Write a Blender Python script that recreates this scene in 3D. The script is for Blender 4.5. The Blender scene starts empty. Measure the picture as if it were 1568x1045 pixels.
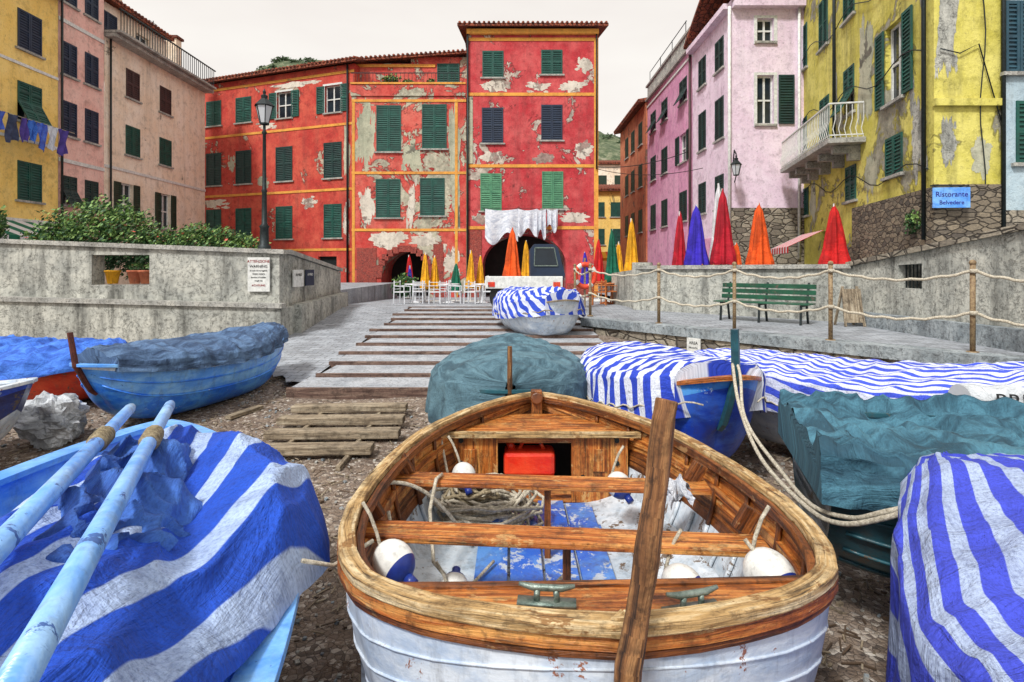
import bpy, math, random
from mathutils import Vector as V, noise
pi=math.pi
R=random.Random(7)
def C(r,g,b):
    f=lambda c:(c/255/12.92) if c/255<=.04045 else ((c/255+.055)/1.055)**2.4
    return (f(r),f(g),f(b),1)
def lerp(a,b,t): return a+(b-a)*t
def interp(tab,x):
    if x<=tab[0][0]: return tab[0][1]
    for (a,b),(c,d) in zip(tab,tab[1:]):
        if x<=c: return lerp(b,d,(x-a)/(c-a))
    return tab[-1][1]
# ------------------------------------------------ mesh builder
class MB:
    def __init__(s): s.v=[];s.f=[];s.uv=[];s.mi=[]
    def poly(s,pts,uvs=None,m=0):
        i=len(s.v); s.v+= [tuple(p) for p in pts]; s.f.append(tuple(range(i,i+len(pts))))
        s.uv.append(uvs or [(0,0)]*len(pts)); s.mi.append(m)
    def boxa(s,o,ax,ay,az,m=0):
        o=V(o);ax=V(ax);ay=V(ay);az=V(az)
        L=[ax.length,ay.length,az.length]; k=L.index(max(L))
        c=[o+ax*i+ay*j+az*l for l in(0,1) for j in(0,1) for i in(0,1)]
        i0=len(s.v); s.v+=[tuple(p) for p in c]
        off=R.random()*7
        for q in((0,2,3,1),(4,5,7,6),(0,1,5,4),(2,6,7,3),(0,4,6,2),(1,3,7,5)):
            s.f.append(tuple(i0+x for x in q)); s.mi.append(m)
            uv=[]
            for x in q:
                t=[(x&1)*L[0],((x>>1)&1)*L[1],((x>>2)&1)*L[2]]
                u=t[k]; w=sum(t)-u
                uv.append((u+off,w+off))
            s.uv.append(uv)
    def box(s,x0,x1,y0,y1,z0,z1,m=0): s.boxa((x0,y0,z0),(x1-x0,0,0),(0,y1-y0,0),(0,0,z1-z0),m)
    def beam(s,p,q,w,h,m=0,up=(0,0,1)):
        p=V(p);q=V(q);d=q-p;up=V(up)
        sd=d.cross(up)
        if sd.length<1e-5: sd=d.cross(V((0,1,0)))
        sd.normalize(); u=sd.cross(d).normalized()
        s.boxa(p-sd*w/2-u*h/2,d,sd*w,u*h,m)
    def grid(s,fn,nu,nv,m=0,uv=None,mfn=None):
        i0=len(s.v)
        for i in range(nu+1):
            for j in range(nv+1): s.v.append(tuple(fn(i/nu,j/nv)))
        for i in range(nu):
            for j in range(nv):
                a=i0+i*(nv+1)+j
                s.f.append((a,a+nv+1,a+nv+2,a+1))
                cs=((i/nu,j/nv),((i+1)/nu,j/nv),((i+1)/nu,(j+1)/nv),(i/nu,(j+1)/nv))
                s.uv.append([uv(*c) for c in cs] if uv else list(cs))
                s.mi.append(mfn((i+.5)/nu,(j+.5)/nv) if mfn else m)
    def tube(s,path,r,n=8,m=0,caps=True):
        path=[V(p) for p in path]; N=len(path); rr=r if isinstance(r,(list,tuple)) else [r]*N
        i0=len(s.v); ref=None; acc=0; us=[]
        for k,p in enumerate(path):
            t=(path[min(k+1,N-1)]-path[max(k-1,0)])
            if t.length<1e-9: t=V((0,0,1))
            t.normalize()
            if ref is None: ref=t.orthogonal().normalized()
            ref=(ref-t*ref.dot(t))
            if ref.length<1e-6: ref=t.orthogonal()
            ref.normalize(); b=t.cross(ref)
            if k: acc+=(p-path[k-1]).length
            us.append(acc)
            for j in range(n):
                a=2*pi*j/n; s.v.append(tuple(p+(ref*math.cos(a)+b*math.sin(a))*rr[k]))
        for k in range(N-1):
            for j in range(n):
                a=i0+k*n+j; b2=i0+k*n+(j+1)%n
                s.f.append((a,b2,b2+n,a+n)); s.mi.append(m)
                c=2*pi*max(rr[k],.004)/n
                s.uv.append([(us[k],j*c),(us[k],(j+1)*c),(us[k+1],(j+1)*c),(us[k+1],j*c)])
        if caps:
            s.f.append(tuple(i0+j for j in range(n))[::-1]); s.mi.append(m); s.uv.append([(0,0)]*n)
            s.f.append(tuple(i0+(N-1)*n+j for j in range(n))); s.mi.append(m); s.uv.append([(0,0)]*n)
    def lathe(s,c,prof,n=16,m=0,mfn=None):
        c=V(c)
        def fn(u,w):
            k=u*(len(prof)-1); i=min(int(k+1e-6),len(prof)-2); f=k-i
            r=lerp(prof[i][0],prof[i+1][0],f); z=lerp(prof[i][1],prof[i+1][1],f)
            a=2*pi*w
            return c+V((r*math.cos(a),r*math.sin(a),z))
        s.grid(fn,len(prof)-1,n,m,mfn=mfn)
    def ball(s,c,r,n=14,m=0,sz=1,mfn=None,ax=None):
        c=V(c); ax=V(ax).normalized() if ax else V((0,0,1)); e=ax.orthogonal().normalized(); g=ax.cross(e)
        def fn(u,w):
            th=pi*u;a=2*pi*w
            return c+(e*math.cos(a)+g*math.sin(a))*(r*math.sin(th))+ax*(r*sz*math.cos(th))
        s.grid(fn,n,n*2,m,mfn=mfn)
    def sweep(s,path,w,h,m=0):
        path=[V(p) for p in path];N=len(path);i0=len(s.v);acc=0;us=[]
        for k,p in enumerate(path):
            t=(path[min(k+1,N-1)]-path[max(k-1,0)]); t.normalize(); sd=t.cross(V((0,0,1))).normalized(); up=sd.cross(t)
            if k: acc+=(p-path[k-1]).length
            us.append(acc)
            for x,z in((-1,-1),(1,-1),(1,1),(-1,1)):
                s.v.append(tuple(p+sd*(x*w/2)+up*(z*h/2)))
        per=[0,w,w+h,2*w+h,2*w+2*h]
        for k in range(N-1):
            for j in range(4):
                a=i0+k*4+j;b=i0+k*4+(j+1)%4;c=i0+(k+1)*4+(j+1)%4;d=i0+(k+1)*4+j
                s.f.append((a,b,c,d)); s.mi.append(m)
                s.uv.append([(us[k],per[j]),(us[k],per[j+1]),(us[k+1],per[j+1]),(us[k+1],per[j])])
        for k,o in((0,1),(N-1,-1)):
            q=[i0+k*4+j for j in range(4)][::o]; s.f.append(tuple(q)); s.mi.append(m); s.uv.append([(0,0),(w,0),(w,h),(0,h)])
    def obj(s,name,mats,parent=None,smooth=False,bevel=0):
        me=bpy.data.meshes.new(name); me.from_pydata(s.v,[],s.f)
        if not isinstance(mats,(list,tuple)): mats=[mats]
        for x in mats: me.materials.append(x)
        me.polygons.foreach_set('material_index',s.mi)
        ul=me.uv_layers.new(name='UVMap'); flat=[]
        for q in s.uv:
            for c in q: flat+= [c[0],c[1]]
        ul.data.foreach_set('uv',flat)
        if smooth: me.polygons.foreach_set('use_smooth',[True]*len(s.f))
        me.update()
        o=bpy.data.objects.new(name,me); bpy.context.scene.collection.objects.link(o)
        if parent: o.parent=parent
        if bevel:
            b=o.modifiers.new('b','BEVEL'); b.width=bevel; b.segments=2; b.limit_method='ANGLE'
        return o
def group(name):
    e=bpy.data.objects.new(name,None); bpy.context.scene.collection.objects.link(e); e.empty_display_size=.2
    return e
# ------------------------------------------------ materials
class NT:
    def __init__(s,name,rough=.8,metal=0):
        s.m=bpy.data.materials.new(name); s.m.use_nodes=True; s.t=s.m.node_tree
        s.b=s.t.nodes['Principled BSDF']; s.b.inputs['Roughness'].default_value=rough; s.b.inputs['Metallic'].default_value=metal
        s.tc=s.t.nodes.new('ShaderNodeTexCoord')
    def n(s,ty,ins=None,**pr):
        x=s.t.nodes.new(ty)
        for k,v in pr.items(): setattr(x,k,v)
        for k,v in (ins or {}).items():
            i=x.inputs[k]
            if isinstance(v,bpy.types.NodeSocket): s.t.links.new(v,i)
            else: i.default_value=v
        return x
    def map(s,co,sc,loc=(0,0,0),rot=(0,0,0)):
        return s.n('ShaderNodeMapping',{'Vector':s.tc.outputs[co],'Scale':sc,'Location':loc,'Rotation':rot}).outputs[0]
    def noise(s,vec,sc,det=6,ro=.6,dist=0):
        return s.n('ShaderNodeTexNoise',{'Vector':vec,'Scale':sc,'Detail':min(det,5),'Roughness':ro,'Distortion':dist}).outputs[0]
    def ramp(s,f,a,b,ca=(0,0,0,1),cb=(1,1,1,1)):
        r=s.n('ShaderNodeValToRGB',{'Fac':f}); e=r.color_ramp.elements
        e[0].position=a;e[1].position=b;e[0].color=ca;e[1].color=cb
        return r.outputs[0]
    def ramps(s,f,st):
        r=s.n('ShaderNodeValToRGB',{'Fac':f}); e=r.color_ramp.elements
        while len(e)<len(st): e.new(.5)
        for x,(p,c) in zip(e,st): x.position=p;x.color=c
        return r.outputs[0]
    def mix(s,f,a,b,mode='MIX'):
        x=s.n('ShaderNodeMix',data_type='RGBA',blend_type=mode)
        for i,v in((0,f),(6,a),(7,b)):
            if isinstance(v,bpy.types.NodeSocket): s.t.links.new(v,x.inputs[i])
            else: x.inputs[i].default_value=v
        return x.outputs[2]
    def math(s,op,a,b=0):
        return s.n('ShaderNodeMath',{0:a,1:b},operation=op).outputs[0]
    def bump(s,h,st=.5,dist=.02,prev=None):
        d={'Height':h,'Strength':st,'Distance':dist}
        if prev: d['Normal']=prev
        return s.n('ShaderNodeBump',d).outputs[0]
    def out(s,col,nor=None,rough=None):
        for v,k in((col,'Base Color'),(nor,'Normal'),(rough,'Roughness')):
            if v is None: continue
            if isinstance(v,bpy.types.NodeSocket): s.t.links.new(v,s.b.inputs[k])
            else: s.b.inputs[k].default_value=v
        return s.m
G_=lambda a:(a,a,a,1)
def dk(c,f): return tuple(x*f for x in c[:3])+(1,)
def plain(name,c,c2=None,sc=8,rough=.6,bump=.3,metal=0,dirt=.25):
    k=NT(name,rough,metal); v=k.map('Object',(1,1,1))
    n1=k.noise(v,sc,6,.65); c2=c2 or dk(c,.6)
    col=k.mix(k.ramp(n1,.35,.68),c,c2)
    n2=k.noise(v,sc*3.3,5,.7)
    col=k.mix(k.ramp(n2,.52,.72,G_(0),G_(dirt)),col,(.03,.025,.02,1))
    return k.out(col,k.bump(n2,bump,.01))
def stucco(name,base,faded,plaster,th=.6,stain=.6,seed=0,patch=.55):
    k=NT(name,.9); v=k.map('Object',(1,1,1),(seed,seed*2.3,seed*.7))
    n1=k.noise(v,.9,6,.72); n2=k.noise(v,patch,6,.7,.5); n3=k.noise(k.map('Object',(1.8,1.8,.16),(seed,0,0)),1.2,6,.7)
    n4=k.noise(v,13,5,.78); n5=k.noise(v,3.1,6,.75)
    col=k.mix(k.ramp(n1,.38,.62),base,faded)
    col=k.mix(k.ramp(n5,.5,.68,G_(0),G_(.6)),col,dk(base,.48))
    pm=k.ramp(n2,th,th+.015)
    pc=k.mix(k.ramp(n5,.38,.62),plaster,dk(plaster,.5))
    col=k.mix(pm,col,pc)
    rim=k.ramps(n2,[(0,G_(0)),(th-.02,G_(0)),(th,G_(.85)),(th+.02,G_(0))])
    col=k.mix(rim,col,dk(base,.25))
    st=k.ramp(n3,.5,.76,G_(0),G_(stain*.85))
    col=k.mix(st,col,(.05,.045,.04,1))
    col=k.mix(k.ramp(n4,.56,.72,G_(0),G_(.55)),col,(.045,.035,.03,1))
    col=k.mix(k.ramp(n4,.3,.42,G_(.4),G_(0)),col,tuple(min(.9,x*1.5+.1) for x in base[:3])+(1,))
    nb=k.bump(pm,-.7,.04); nb=k.bump(n4,.7,.025,nb); nb=k.bump(n5,.5,.04,nb)
    return k.out(col,nb)
def stone(name,a,b,c,mortar,sc=3.2,flat=1.7,mw=.05,bump=.9):
    k=NT(name,.92); v0=k.map('Object',(1,1,flat)); nz=k.n('ShaderNodeTexNoise',{'Vector':v0,'Scale':3,'Detail':4}).outputs[1]
    v=k.mix(.1,v0,nz)
    d=k.n('ShaderNodeTexVoronoi',{'Vector':v,'Scale':sc},feature='DISTANCE_TO_EDGE').outputs[0]
    cc=k.n('ShaderNodeTexVoronoi',{'Vector':v,'Scale':sc}).outputs[1]
    h=k.n('ShaderNodeSeparateColor',{0:cc}).outputs[0]
    col=k.ramps(h,[(0,a),(.5,b),(1,c)])
    n=k.noise(v0,16,6,.7); col=k.mix(k.ramp(n,.4,.72,G_(0),G_(.8)),col,(.05,.045,.04,1))
    col=k.mix(k.ramp(d,mw*.3,mw,G_(1),G_(0)),col,mortar)
    nb=k.bump(k.ramp(d,0,mw*2),bump,.05); nb=k.bump(n,.5,.02,nb)
    return k.out(col,nb)
def concrete(name,a,b,dark,sc=1.2,stain=.8,bump=.6):
    k=NT(name,.93); v=k.map('Object',(1,1,1)); n1=k.noise(v,sc,6,.75); n2=k.noise(v,sc*9,6,.75); n3=k.noise(k.map('Object',(2.2,2.2,.35)),1.3,6,.7)
    col=k.mix(k.ramp(n1,.4,.6),a,b)
    col=k.mix(k.ramp(n3,.48,.7,G_(0),G_(stain)),col,dark)
    col=k.mix(k.ramp(n2,.5,.7,G_(0),G_(.8)),col,dk(dark,.8))
    n4=k.noise(v,sc*2.5,6,.65,.6)
    col=k.mix(k.ramps(n4,[(.475,G_(0)),(.495,G_(.6)),(.515,G_(0))]),col,dk(dark,.5))
    return k.out(col,k.bump(n1,.5,.06,k.bump(n2,bump,.025)))
def wood(name,dark,mid,light,gv=28,gu=1.6,rough=.5,worn=None,wth=.58,crack=.9):
    k=NT(name,rough); v=k.map('UV',(gu,gv,1)); n1=k.noise(v,1,6,.7,.7)
    col=k.ramps(n1,[(.32,dark),(.47,mid),(.66,light)])
    n2=k.noise(k.map('UV',(2.3,5,1)),2.2,6,.75,.3)
    if worn: col=k.mix(k.ramp(n2,wth,wth+.04),col,worn)
    n3=k.noise(k.map('UV',(2.5,60,1)),1,5,.7,.4)
    cr=k.ramp(n3,.34,.45,G_(crack),G_(0))
    col=k.mix(cr,col,(.018,.011,.006,1))
    n5=k.noise(k.map('Object',(1,1,1)),5,6,.75); n6=k.noise(k.map('Object',(1,1,1)),26,5,.75)
    col=k.mix(k.ramp(n5,.48,.68,G_(0),G_(.75)),col,dk(dark,.5))
    col=k.mix(k.ramp(n6,.52,.68,G_(0),G_(.6)),col,dk(dark,.3))
    return k.out(col,k.bump(n3,.7,.012,k.bump(n1,.6,.012,k.bump(n6,.3,.006))),k.ramp(n5,.3,.7,G_(rough*.8),G_(min(1,rough*1.7))))
def painted(name,c,scuff,under=(.1,.08,.06,1),rough=.32,amt=.62,dirt=.5):
    k=NT(name,rough); v=k.map('Object',(1,1,1)); n1=k.noise(k.map('Object',(1,1,2.4)),2.2,6,.75,.4); n2=k.noise(v,7,6,.78,.3); n3=k.noise(v,1.3,5,.6)
    col=k.mix(k.ramp(n1,.42,.62),c,scuff)
    col=k.mix(k.ramp(n3,.4,.65,G_(0),G_(.35)),col,dk(c,.5))
    col=k.mix(k.ramp(n2,amt-.03,amt),col,under)
    n4=k.noise(k.map('Object',(1,1,.3)),12,6,.72)
    col=k.mix(k.ramp(n4,.5,.72,G_(0),G_(dirt)),col,(.06,.05,.04,1))
    return k.out(col,k.bump(n2,.4,.01,k.bump(n1,.25,.02)))
def fabric(name,a,b=None,freq=6,ang=0,duty=.5,dark=.5,wscale=1.0,c3=None,wob=.35):
    k=NT(name,.85); uv=k.map('UV',(1,1,1),(0,0,0),(0,0,ang))
    nz=k.noise(k.map('UV',(1,1,1)),1.6,3,.5)
    x=k.n('ShaderNodeSeparateXYZ',{0:uv}).outputs[0]
    n1=k.noise(k.map('UV',(1.2,2.2,1)),2.2*wscale,6,.65,1.2); n2=k.noise(k.map('UV',(1,1,1)),70,4,.75); n6=k.noise(k.map('UV',(3.5,1.1,1)),3*wscale,6,.6,1.5)
    wv=k.n('ShaderNodeTexWave',{'Vector':k.map('UV',(1,1,1)),'Scale':45.0,'Distortion':2.0,'Detail':2.0}).outputs[1]
    if b:
        f=k.math('FRACT',k.math('ADD',k.math('MULTIPLY',x,freq),k.math('MULTIPLY',nz,wob*3)))
        tri=k.math('ABSOLUTE',k.math('SUBTRACT',f,.5))
        m=k.ramp(tri,duty*.5-.012,duty*.5+.012)
        col=k.mix(m,a,b)
    else:
        col=k.mix(k.ramp(n1,.4,.62),a,c3 or dk(a,.5))
    col=k.mix(k.ramp(n1,.47,.72,G_(0),G_(dark)),col,dk(a,.3))
    col=k.mix(k.ramp(n2,.45,.65,G_(0),G_(.42)),col,dk(a,.25))
    nb=k.bump(n2,.35,.004); nb=k.bump(wv,.12,.003,nb); nb=k.bump(n6,.8,.035,nb); nb=k.bump(n1,.7,.045,nb)
    return k.out(col,nb)
def leaf(name,c,c2):
    k=NT(name,.6); g=k.noise(k.map('Object',(1,1,1)),6,4,.6)
    return k.out(k.mix(k.ramp(g,.35,.65),c,c2))
M={}
M['st_big']=fabric('tarp_big_stripe',C(22,78,196),C(176,198,234),3.9,.1,.62,.45,wob=.12)
M['denim']=fabric('tarp_denim',C(64,112,196),None,dark=.6,c3=C(26,64,146))
M['st_a']=fabric('tarp_stripe_a',C(40,70,196),C(226,232,246),7,.25,.5,.3)
M['st_b']=fabric('tarp_stripe_b',C(62,86,214),C(222,228,246),9,1.45,.45,.3)
M['st_c']=fabric('tarp_stripe_c',C(60,74,200),C(166,182,212),6.0,1.32,.56,.35,wob=.12)
M['st_d']=fabric('tarp_stripe_d',C(45,78,200),C(220,226,244),6,.8,.5,.35)
M['teal']=fabric('tarp_teal',C(72,122,142),None,dark=.6,c3=C(30,70,90))
M['teal2']=fabric('tarp_slate',C(94,128,142),None,dark=.55,c3=C(52,84,100))
M['navy']=fabric('tarp_navy',C(90,120,158),None,dark=.6,c3=C(40,66,104))
M['bluecl']=fabric('tarp_blue',C(76,134,235),None,dark=.45,c3=C(35,84,190))
M['sheet']=fabric('white_cloth',C(235,238,245),None,dark=.15,c3=C(190,198,215))
M['plasticw']=fabric('plastic_wrap',C(215,220,225),None,dark=.35,c3=C(150,155,160))
M['varn']=wood('varnished_wood',C(76,36,12),C(182,100,38),C(228,164,88),worn=C(206,158,100),wth=.58,rough=.34)
M['varnd']=wood('dark_varnish',C(40,20,8),C(112,60,24),C(176,108,50),worn=C(160,122,80),wth=.6,rough=.34)
M['cap']=wood('gunwale_wood',C(104,76,42),C(192,156,102),C(230,210,168),gv=40,gu=2.4,worn=C(150,110,64),wth=.56,rough=.5)
M['post']=wood('old_post',C(48,28,15),C(130,86,48),C(186,138,88),gv=34,gu=2,worn=C(204,160,106),wth=.62,rough=.55)
M['plank']=wood('grey_plank',C(84,72,60),C(144,128,106),C(186,174,152),gv=30,rough=.9)
M['sleeper']=wood('sleeper_wood',C(64,46,42),C(104,80,70),C(140,118,104),gv=22,rough=.9)
M['oldred']=wood('dark_red_post',C(40,16,12),C(96,38,26),C(130,64,44),rough=.5)
M['teak']=wood('teak',C(110,54,24),C(196,110,52),C(226,146,84),rough=.5)
M['white']=painted('white_paint',C(226,234,242),C(178,196,218),C(150,100,80),amt=.65,dirt=.45)
M['whitein']=painted('white_inner',C(220,228,236),C(172,190,206),C(110,96,84),amt=.61,dirt=.6)
M['blueb']=painted('boat_blue',C(32,118,240),C(96,175,252),C(180,200,225),amt=.67,dirt=.4)
M['bluel']=painted('boat_light_blue',C(84,156,248),C(140,200,255),C(50,90,160),amt=.67,dirt=.35)
M['blued']=painted('boat_deep_blue',C(22,66,190),C(60,110,220),C(160,180,210),amt=.67,dirt=.45)
M['bluefl']=painted('floor_blue',C(44,98,200),C(96,150,220),C(180,190,205),amt=.57,dirt=.55)
M['navyp']=painted('navy_paint',C(22,34,96),C(40,60,130),dirt=.3)
M['tealp']=painted('teal_paint',C(46,96,108),C(34,70,82),dirt=.6)
M['redp']=painted('red_paint',C(214,50,28),C(235,90,50),dirt=.4)
M['orangep']=painted('jerrycan_red',C(232,48,26),C(244,84,48),amt=.8,dirt=.15)
M['oar']=painted('oar_paint',C(104,166,244),C(165,208,250),C(60,96,160),amt=.64,dirt=.45)
M['benchg']=painted('bench_green',C(20,72,52),C(36,96,70))
M['metal']=plain('galvanised',C(150,162,152),C(80,98,92),30,.35,.3,.6)
M['iron']=plain('dark_iron',C(44,54,56),C(26,32,34),20,.5,.3,.5)
M['rust']=plain('rusty_post',C(160,138,104),C(96,72,52),25,.7)
M['rope']=plain('rope',C(222,214,196),C(150,140,120),60,.9,.8,0,.6)
M['roped']=plain('old_rope',C(180,165,135),C(106,94,72),60,.9,.8,0,.6)
M['fender']=plain('fender_white',C(236,236,232),C(192,192,188),10,.35,.05,0,.4)
M['fenderb']=plain('fender_blue',C(24,44,120),C(40,64,150),10,.35,.05)
M['black']=plain('black',C(20,20,22),None,10,.5)
M['chair']=plain('white_plastic',C(226,228,232),C(196,200,206),6,.4,.05,0,.05)
M['clothp']=plain('purple_cloth',C(90,70,160),C(60,50,120),6,.9); M['clothg']=plain('grey_cloth',C(70,80,110),C(40,48,74),6,.9)
M['red']=stucco('red_stucco',C(186,50,58),C(206,90,90),C(206,194,180),.585,.5,3)
M['redl']=stucco('red_orange_stucco',C(184,56,48),C(206,92,72),C(196,182,160),.6,.5,9)
M['redm']=stucco('red_patchy_stucco',C(194,60,54),C(212,108,94),C(194,190,168),.54,.5,5)
M['greyp']=stucco('grey_green_plaster',C(166,170,148),C(190,188,164),C(120,116,104),.6,.6,15)
M['palep']=stucco('pale_plaster',C(206,196,182),C(222,214,200),C(176,150,140),.58,.5,19)
M['brick']=stone('red_brick',C(150,58,52),C(176,74,62),C(128,48,46),C(196,120,104),9,2.2,.03,.5)
M['band']=stucco('yellow_band',C(232,168,74),C(220,148,68),C(180,150,110),.66,.35,2)
M['yel']=stucco('yellow_stucco',C(244,206,112),C(250,218,134),C(216,190,140),.68,.25,1)
M['pinkl']=stucco('salmon_stucco',C(234,182,170),C(242,202,190),C(200,180,170),.66,.3,4)
M['cream']=stucco('cream_stucco',C(238,216,190),C(244,230,212),C(190,176,160),.66,.35,6)
M['lilac']=stucco('lilac_stucco',C(226,202,222),C(238,220,236),C(190,180,186),.7,.3,7)
M['rosy']=stucco('rosy_stucco',C(212,146,184),C(230,176,204),C(180,150,160),.66,.45,8)
M['brownb']=stucco('terracotta_stucco',C(184,100,72),C(208,132,94),C(150,120,100),.6,.45,11)
M['ygreen']=stucco('mustard_stucco',C(196,186,78),C(222,212,116),C(166,162,144),.58,.75,12,.42)
M['bluegr']=stucco('bluegrey_stucco',C(160,184,198),C(186,204,212),C(130,132,124),.58,.6,13)
M['rubble']=stone('rubble_wall',C(120,108,92),C(160,146,124),C(92,84,76),C(60,52,46),4.6,2.2)
M['rubble2']=stone('rubble_wall_light',C(146,138,122),C(178,168,150),C(112,104,94),C(70,64,58),3.4,1.9)
M['conc']=concrete('concrete_wall',C(160,162,156),C(198,198,188),C(64,64,60))
M['concd']=concrete('quay_stone',C(130,140,146),C(166,174,178),C(56,58,62),1.6,.65)
M['coping']=concrete('coping_stone',C(158,158,154),C(190,188,180),C(70,68,64),2.5,.45)
M['tile']=stone('roof_tiles',C(140,66,44),C(170,88,58),C(112,54,40),C(64,36,28),5,1,.05)
M['glass']=plain('window_glass',C(40,52,62),C(22,30,38),1.2,.12,.05,0,0)
M['wframe']=plain('white_frame',C(228,230,226),C(190,192,190),12,.6)
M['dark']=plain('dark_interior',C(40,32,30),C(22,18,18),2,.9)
for n,a,b in(('shg',C(18,88,76),C(12,60,54)),('shd',C(22,62,58),C(14,42,44)),('shb',C(28,48,74),C(18,34,56)),('shl',C(92,156,116),C(60,120,90)),('shbr',C(74,46,44),C(50,34,36)),('shdg',C(36,62,46),C(24,46,34)),('shbl',C(40,80,96),C(26,58,74))):
    M[n]=plain('shutter_'+n,a,b,3,.6,.2,0,.4)
for n,c in(('orange',C(240,92,20)),('yellow',C(244,176,24)),('green',C(12,110,84)),('crimson',C(190,18,44)),('purple',C(58,40,190)),('redu',C(214,26,26)),('whiteu',C(228,228,232))):
    M['u_'+n]=fabric('umbrella_'+n,c,None,dark=.3,c3=dk(c,.6))
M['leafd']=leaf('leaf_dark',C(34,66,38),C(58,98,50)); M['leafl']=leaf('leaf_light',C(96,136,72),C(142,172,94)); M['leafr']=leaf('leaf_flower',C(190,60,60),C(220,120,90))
M['hleaf']=leaf('hill_leaf',C(60,80,58),C(98,120,84))
M['bark']=plain('bark',C(92,74,58))
def ground_mat():
    k=NT('beach_ground',.95); v=k.map('Object',(1,1,1)); n1=k.noise(v,.7,6,.7); n2=k.noise(v,12,6,.78)
    vo=k.n('ShaderNodeTexVoronoi',{'Vector':v,'Scale':26.0}); h=k.n('ShaderNodeSeparateColor',{0:vo.outputs[1]}).outputs[0]
    vd=k.n('ShaderNodeTexVoronoi',{'Vector':v,'Scale':26.0},feature='DISTANCE_TO_EDGE').outputs[0]
    peb=k.ramps(h,[(0,C(76,66,60)),(.4,C(126,112,102)),(.75,C(168,154,140)),(1,C(208,200,190))])
    soil=k.mix(k.ramp(n1,.38,.62),C(100,82,68),C(152,134,118))
    col=k.mix(k.ramp(n2,.44,.56),peb,soil)
    col=k.mix(k.ramp(vd,0,.06,G_(.85),G_(0)),col,C(38,30,26))
    return k.out(col,k.bump(n2,.9,.03,k.bump(vd,.8,.02)))
M['ground']=ground_mat()
def pave(name,a,b,sc,mort):
    k=NT(name,.85); v=k.map('Object',(1,1,1)); 
    br=k.n('ShaderNodeTexBrick',{'Vector':k.map('Object',(1,1,1),(0,0,0),(0,0,.08)),'Color1':a,'Color2':b,'Mortar':mort,'Scale':sc,'Mortar Size':.015,'Bias':0.0,'Brick Width':.7,'Row Height':.4})
    n=k.noise(v,2,6,.75); n2=k.noise(v,22,6,.75)
    col=k.mix(k.ramp(n,.44,.66,G_(0),G_(.5)),br.outputs[0],C(92,92,94))
    col=k.mix(k.ramp(n2,.48,.7,G_(0),G_(.6)),col,C(60,58,58))
    return k.out(col,k.bump(n2,.5,.012,k.bump(br.outputs[1],-.6,.01)))
M['pave']=pave('paving',C(172,178,186),C(146,152,160),2.2,C(84,82,80))
M['tread']=concrete('tread_stone',C(156,162,170),C(184,188,194),C(100,96,94),2.5,.25)
def hill_mat():
    k=NT('hill_scrub',.95); v=k.map('Object',(1,1,1)); n=k.noise(v,.12,6,.75); n2=k.noise(v,.5,6,.8)
    col=k.ramps(n2,[(.3,C(44,56,42)),(.5,C(90,104,74)),(.6,C(132,136,108)),(.72,C(160,154,136))])
    col=k.mix(k.ramp(n,.5,.62),col,C(78,94,66))
    return k.out(col,k.bump(n2,1,1.2))
M['hill']=hill_mat()

# ================================================= GROUND
def gz(x,y):
    if y<6: return 0
    if y<18: return .0625*(y-6)
    if y<29: return .75-.3*(y-18)/11
    return .45
def gzn(x,y): return gz(x,y)+.05*noise.noise(V((x*.6,y*.6,1)))+.025*noise.noise(V((x*3,y*3,4)))-.03
xs=[-600,-200,-60,-25]+[-12+.3*i for i in range(81)]+[25,60,200,600]
ys=[-600,-100,-20]+[-4+.3*i for i in range(74)]+[20,24,29,34,45,80,200,700]
g=MB(); nx=len(xs);ny=len(ys)
for x in xs:
    for y in ys: g.v.append((x,y,gzn(x,y) if -12<x<12 and -3<y<17 else gz(x,y)-.03))
for i in range(nx-1):
    for j in range(ny-1):
        a=i*ny+j; g.f.append((a,a+ny,a+ny+1,a+1)); g.uv.append([(0,0)]*4); g.mi.append(0)
g.obj('ground',M['ground'],smooth=True)
p=MB()
p.grid(lambda u,w:V((lerp(-12,14,w),lerp(17.6,60,u),gz(0,lerp(17.6,60,u))+.03)),40,2)
p.obj('piazza_paving',M['pave'])
p=MB()
def rmp(u,w):
    y=lerp(8.6+1.3*(1-w)+.12*math.sin(w*23),17.6,u); return V((lerp(lerp(-4.5,-5.7,min(1,u*3)),-3.17,w),y,gz(0,y)+.05))
p.grid(rmp,20,12)
p.obj('stone_ramp',M['pave'])
st=group('stone_steps'); tr=MB(); sl=MB()
yk=17.5; k=0
while yk>5.5:
    if yk>7.7:
        xl=-3.15+.1*math.sin(k*2.1); xr=1.9
        z=gz(0,yk+.85)+.05
        tr.box(xl,xr,yk+.06,yk+.9,z-.3,z,0)
        sl.box(xl-.04-.1*R.random(),xr,yk-.005,yk+.06,z-.3,z+.008,0)
    else:
        xl=-3.0+.2*R.random(); xr=-1.25-.3*R.random(); z=gz(0,yk)+.07
        sl.beam((xl,yk+.08*R.random(),z),(xr,yk+.08*R.random(),z+.01),.19,.09,1)
        for x_ in(-2.5,-1.75): sl.box(x_,x_+.05,yk-.35,yk+.35,z-.09,z-.035,1)
    yk-=.84 if yk>8 else .48; k+=1
tr.obj('treads',M['tread'],st); sl.obj('sleepers',[M['sleeper'],M['plank']],st,bevel=.01)
d=MB()
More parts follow.
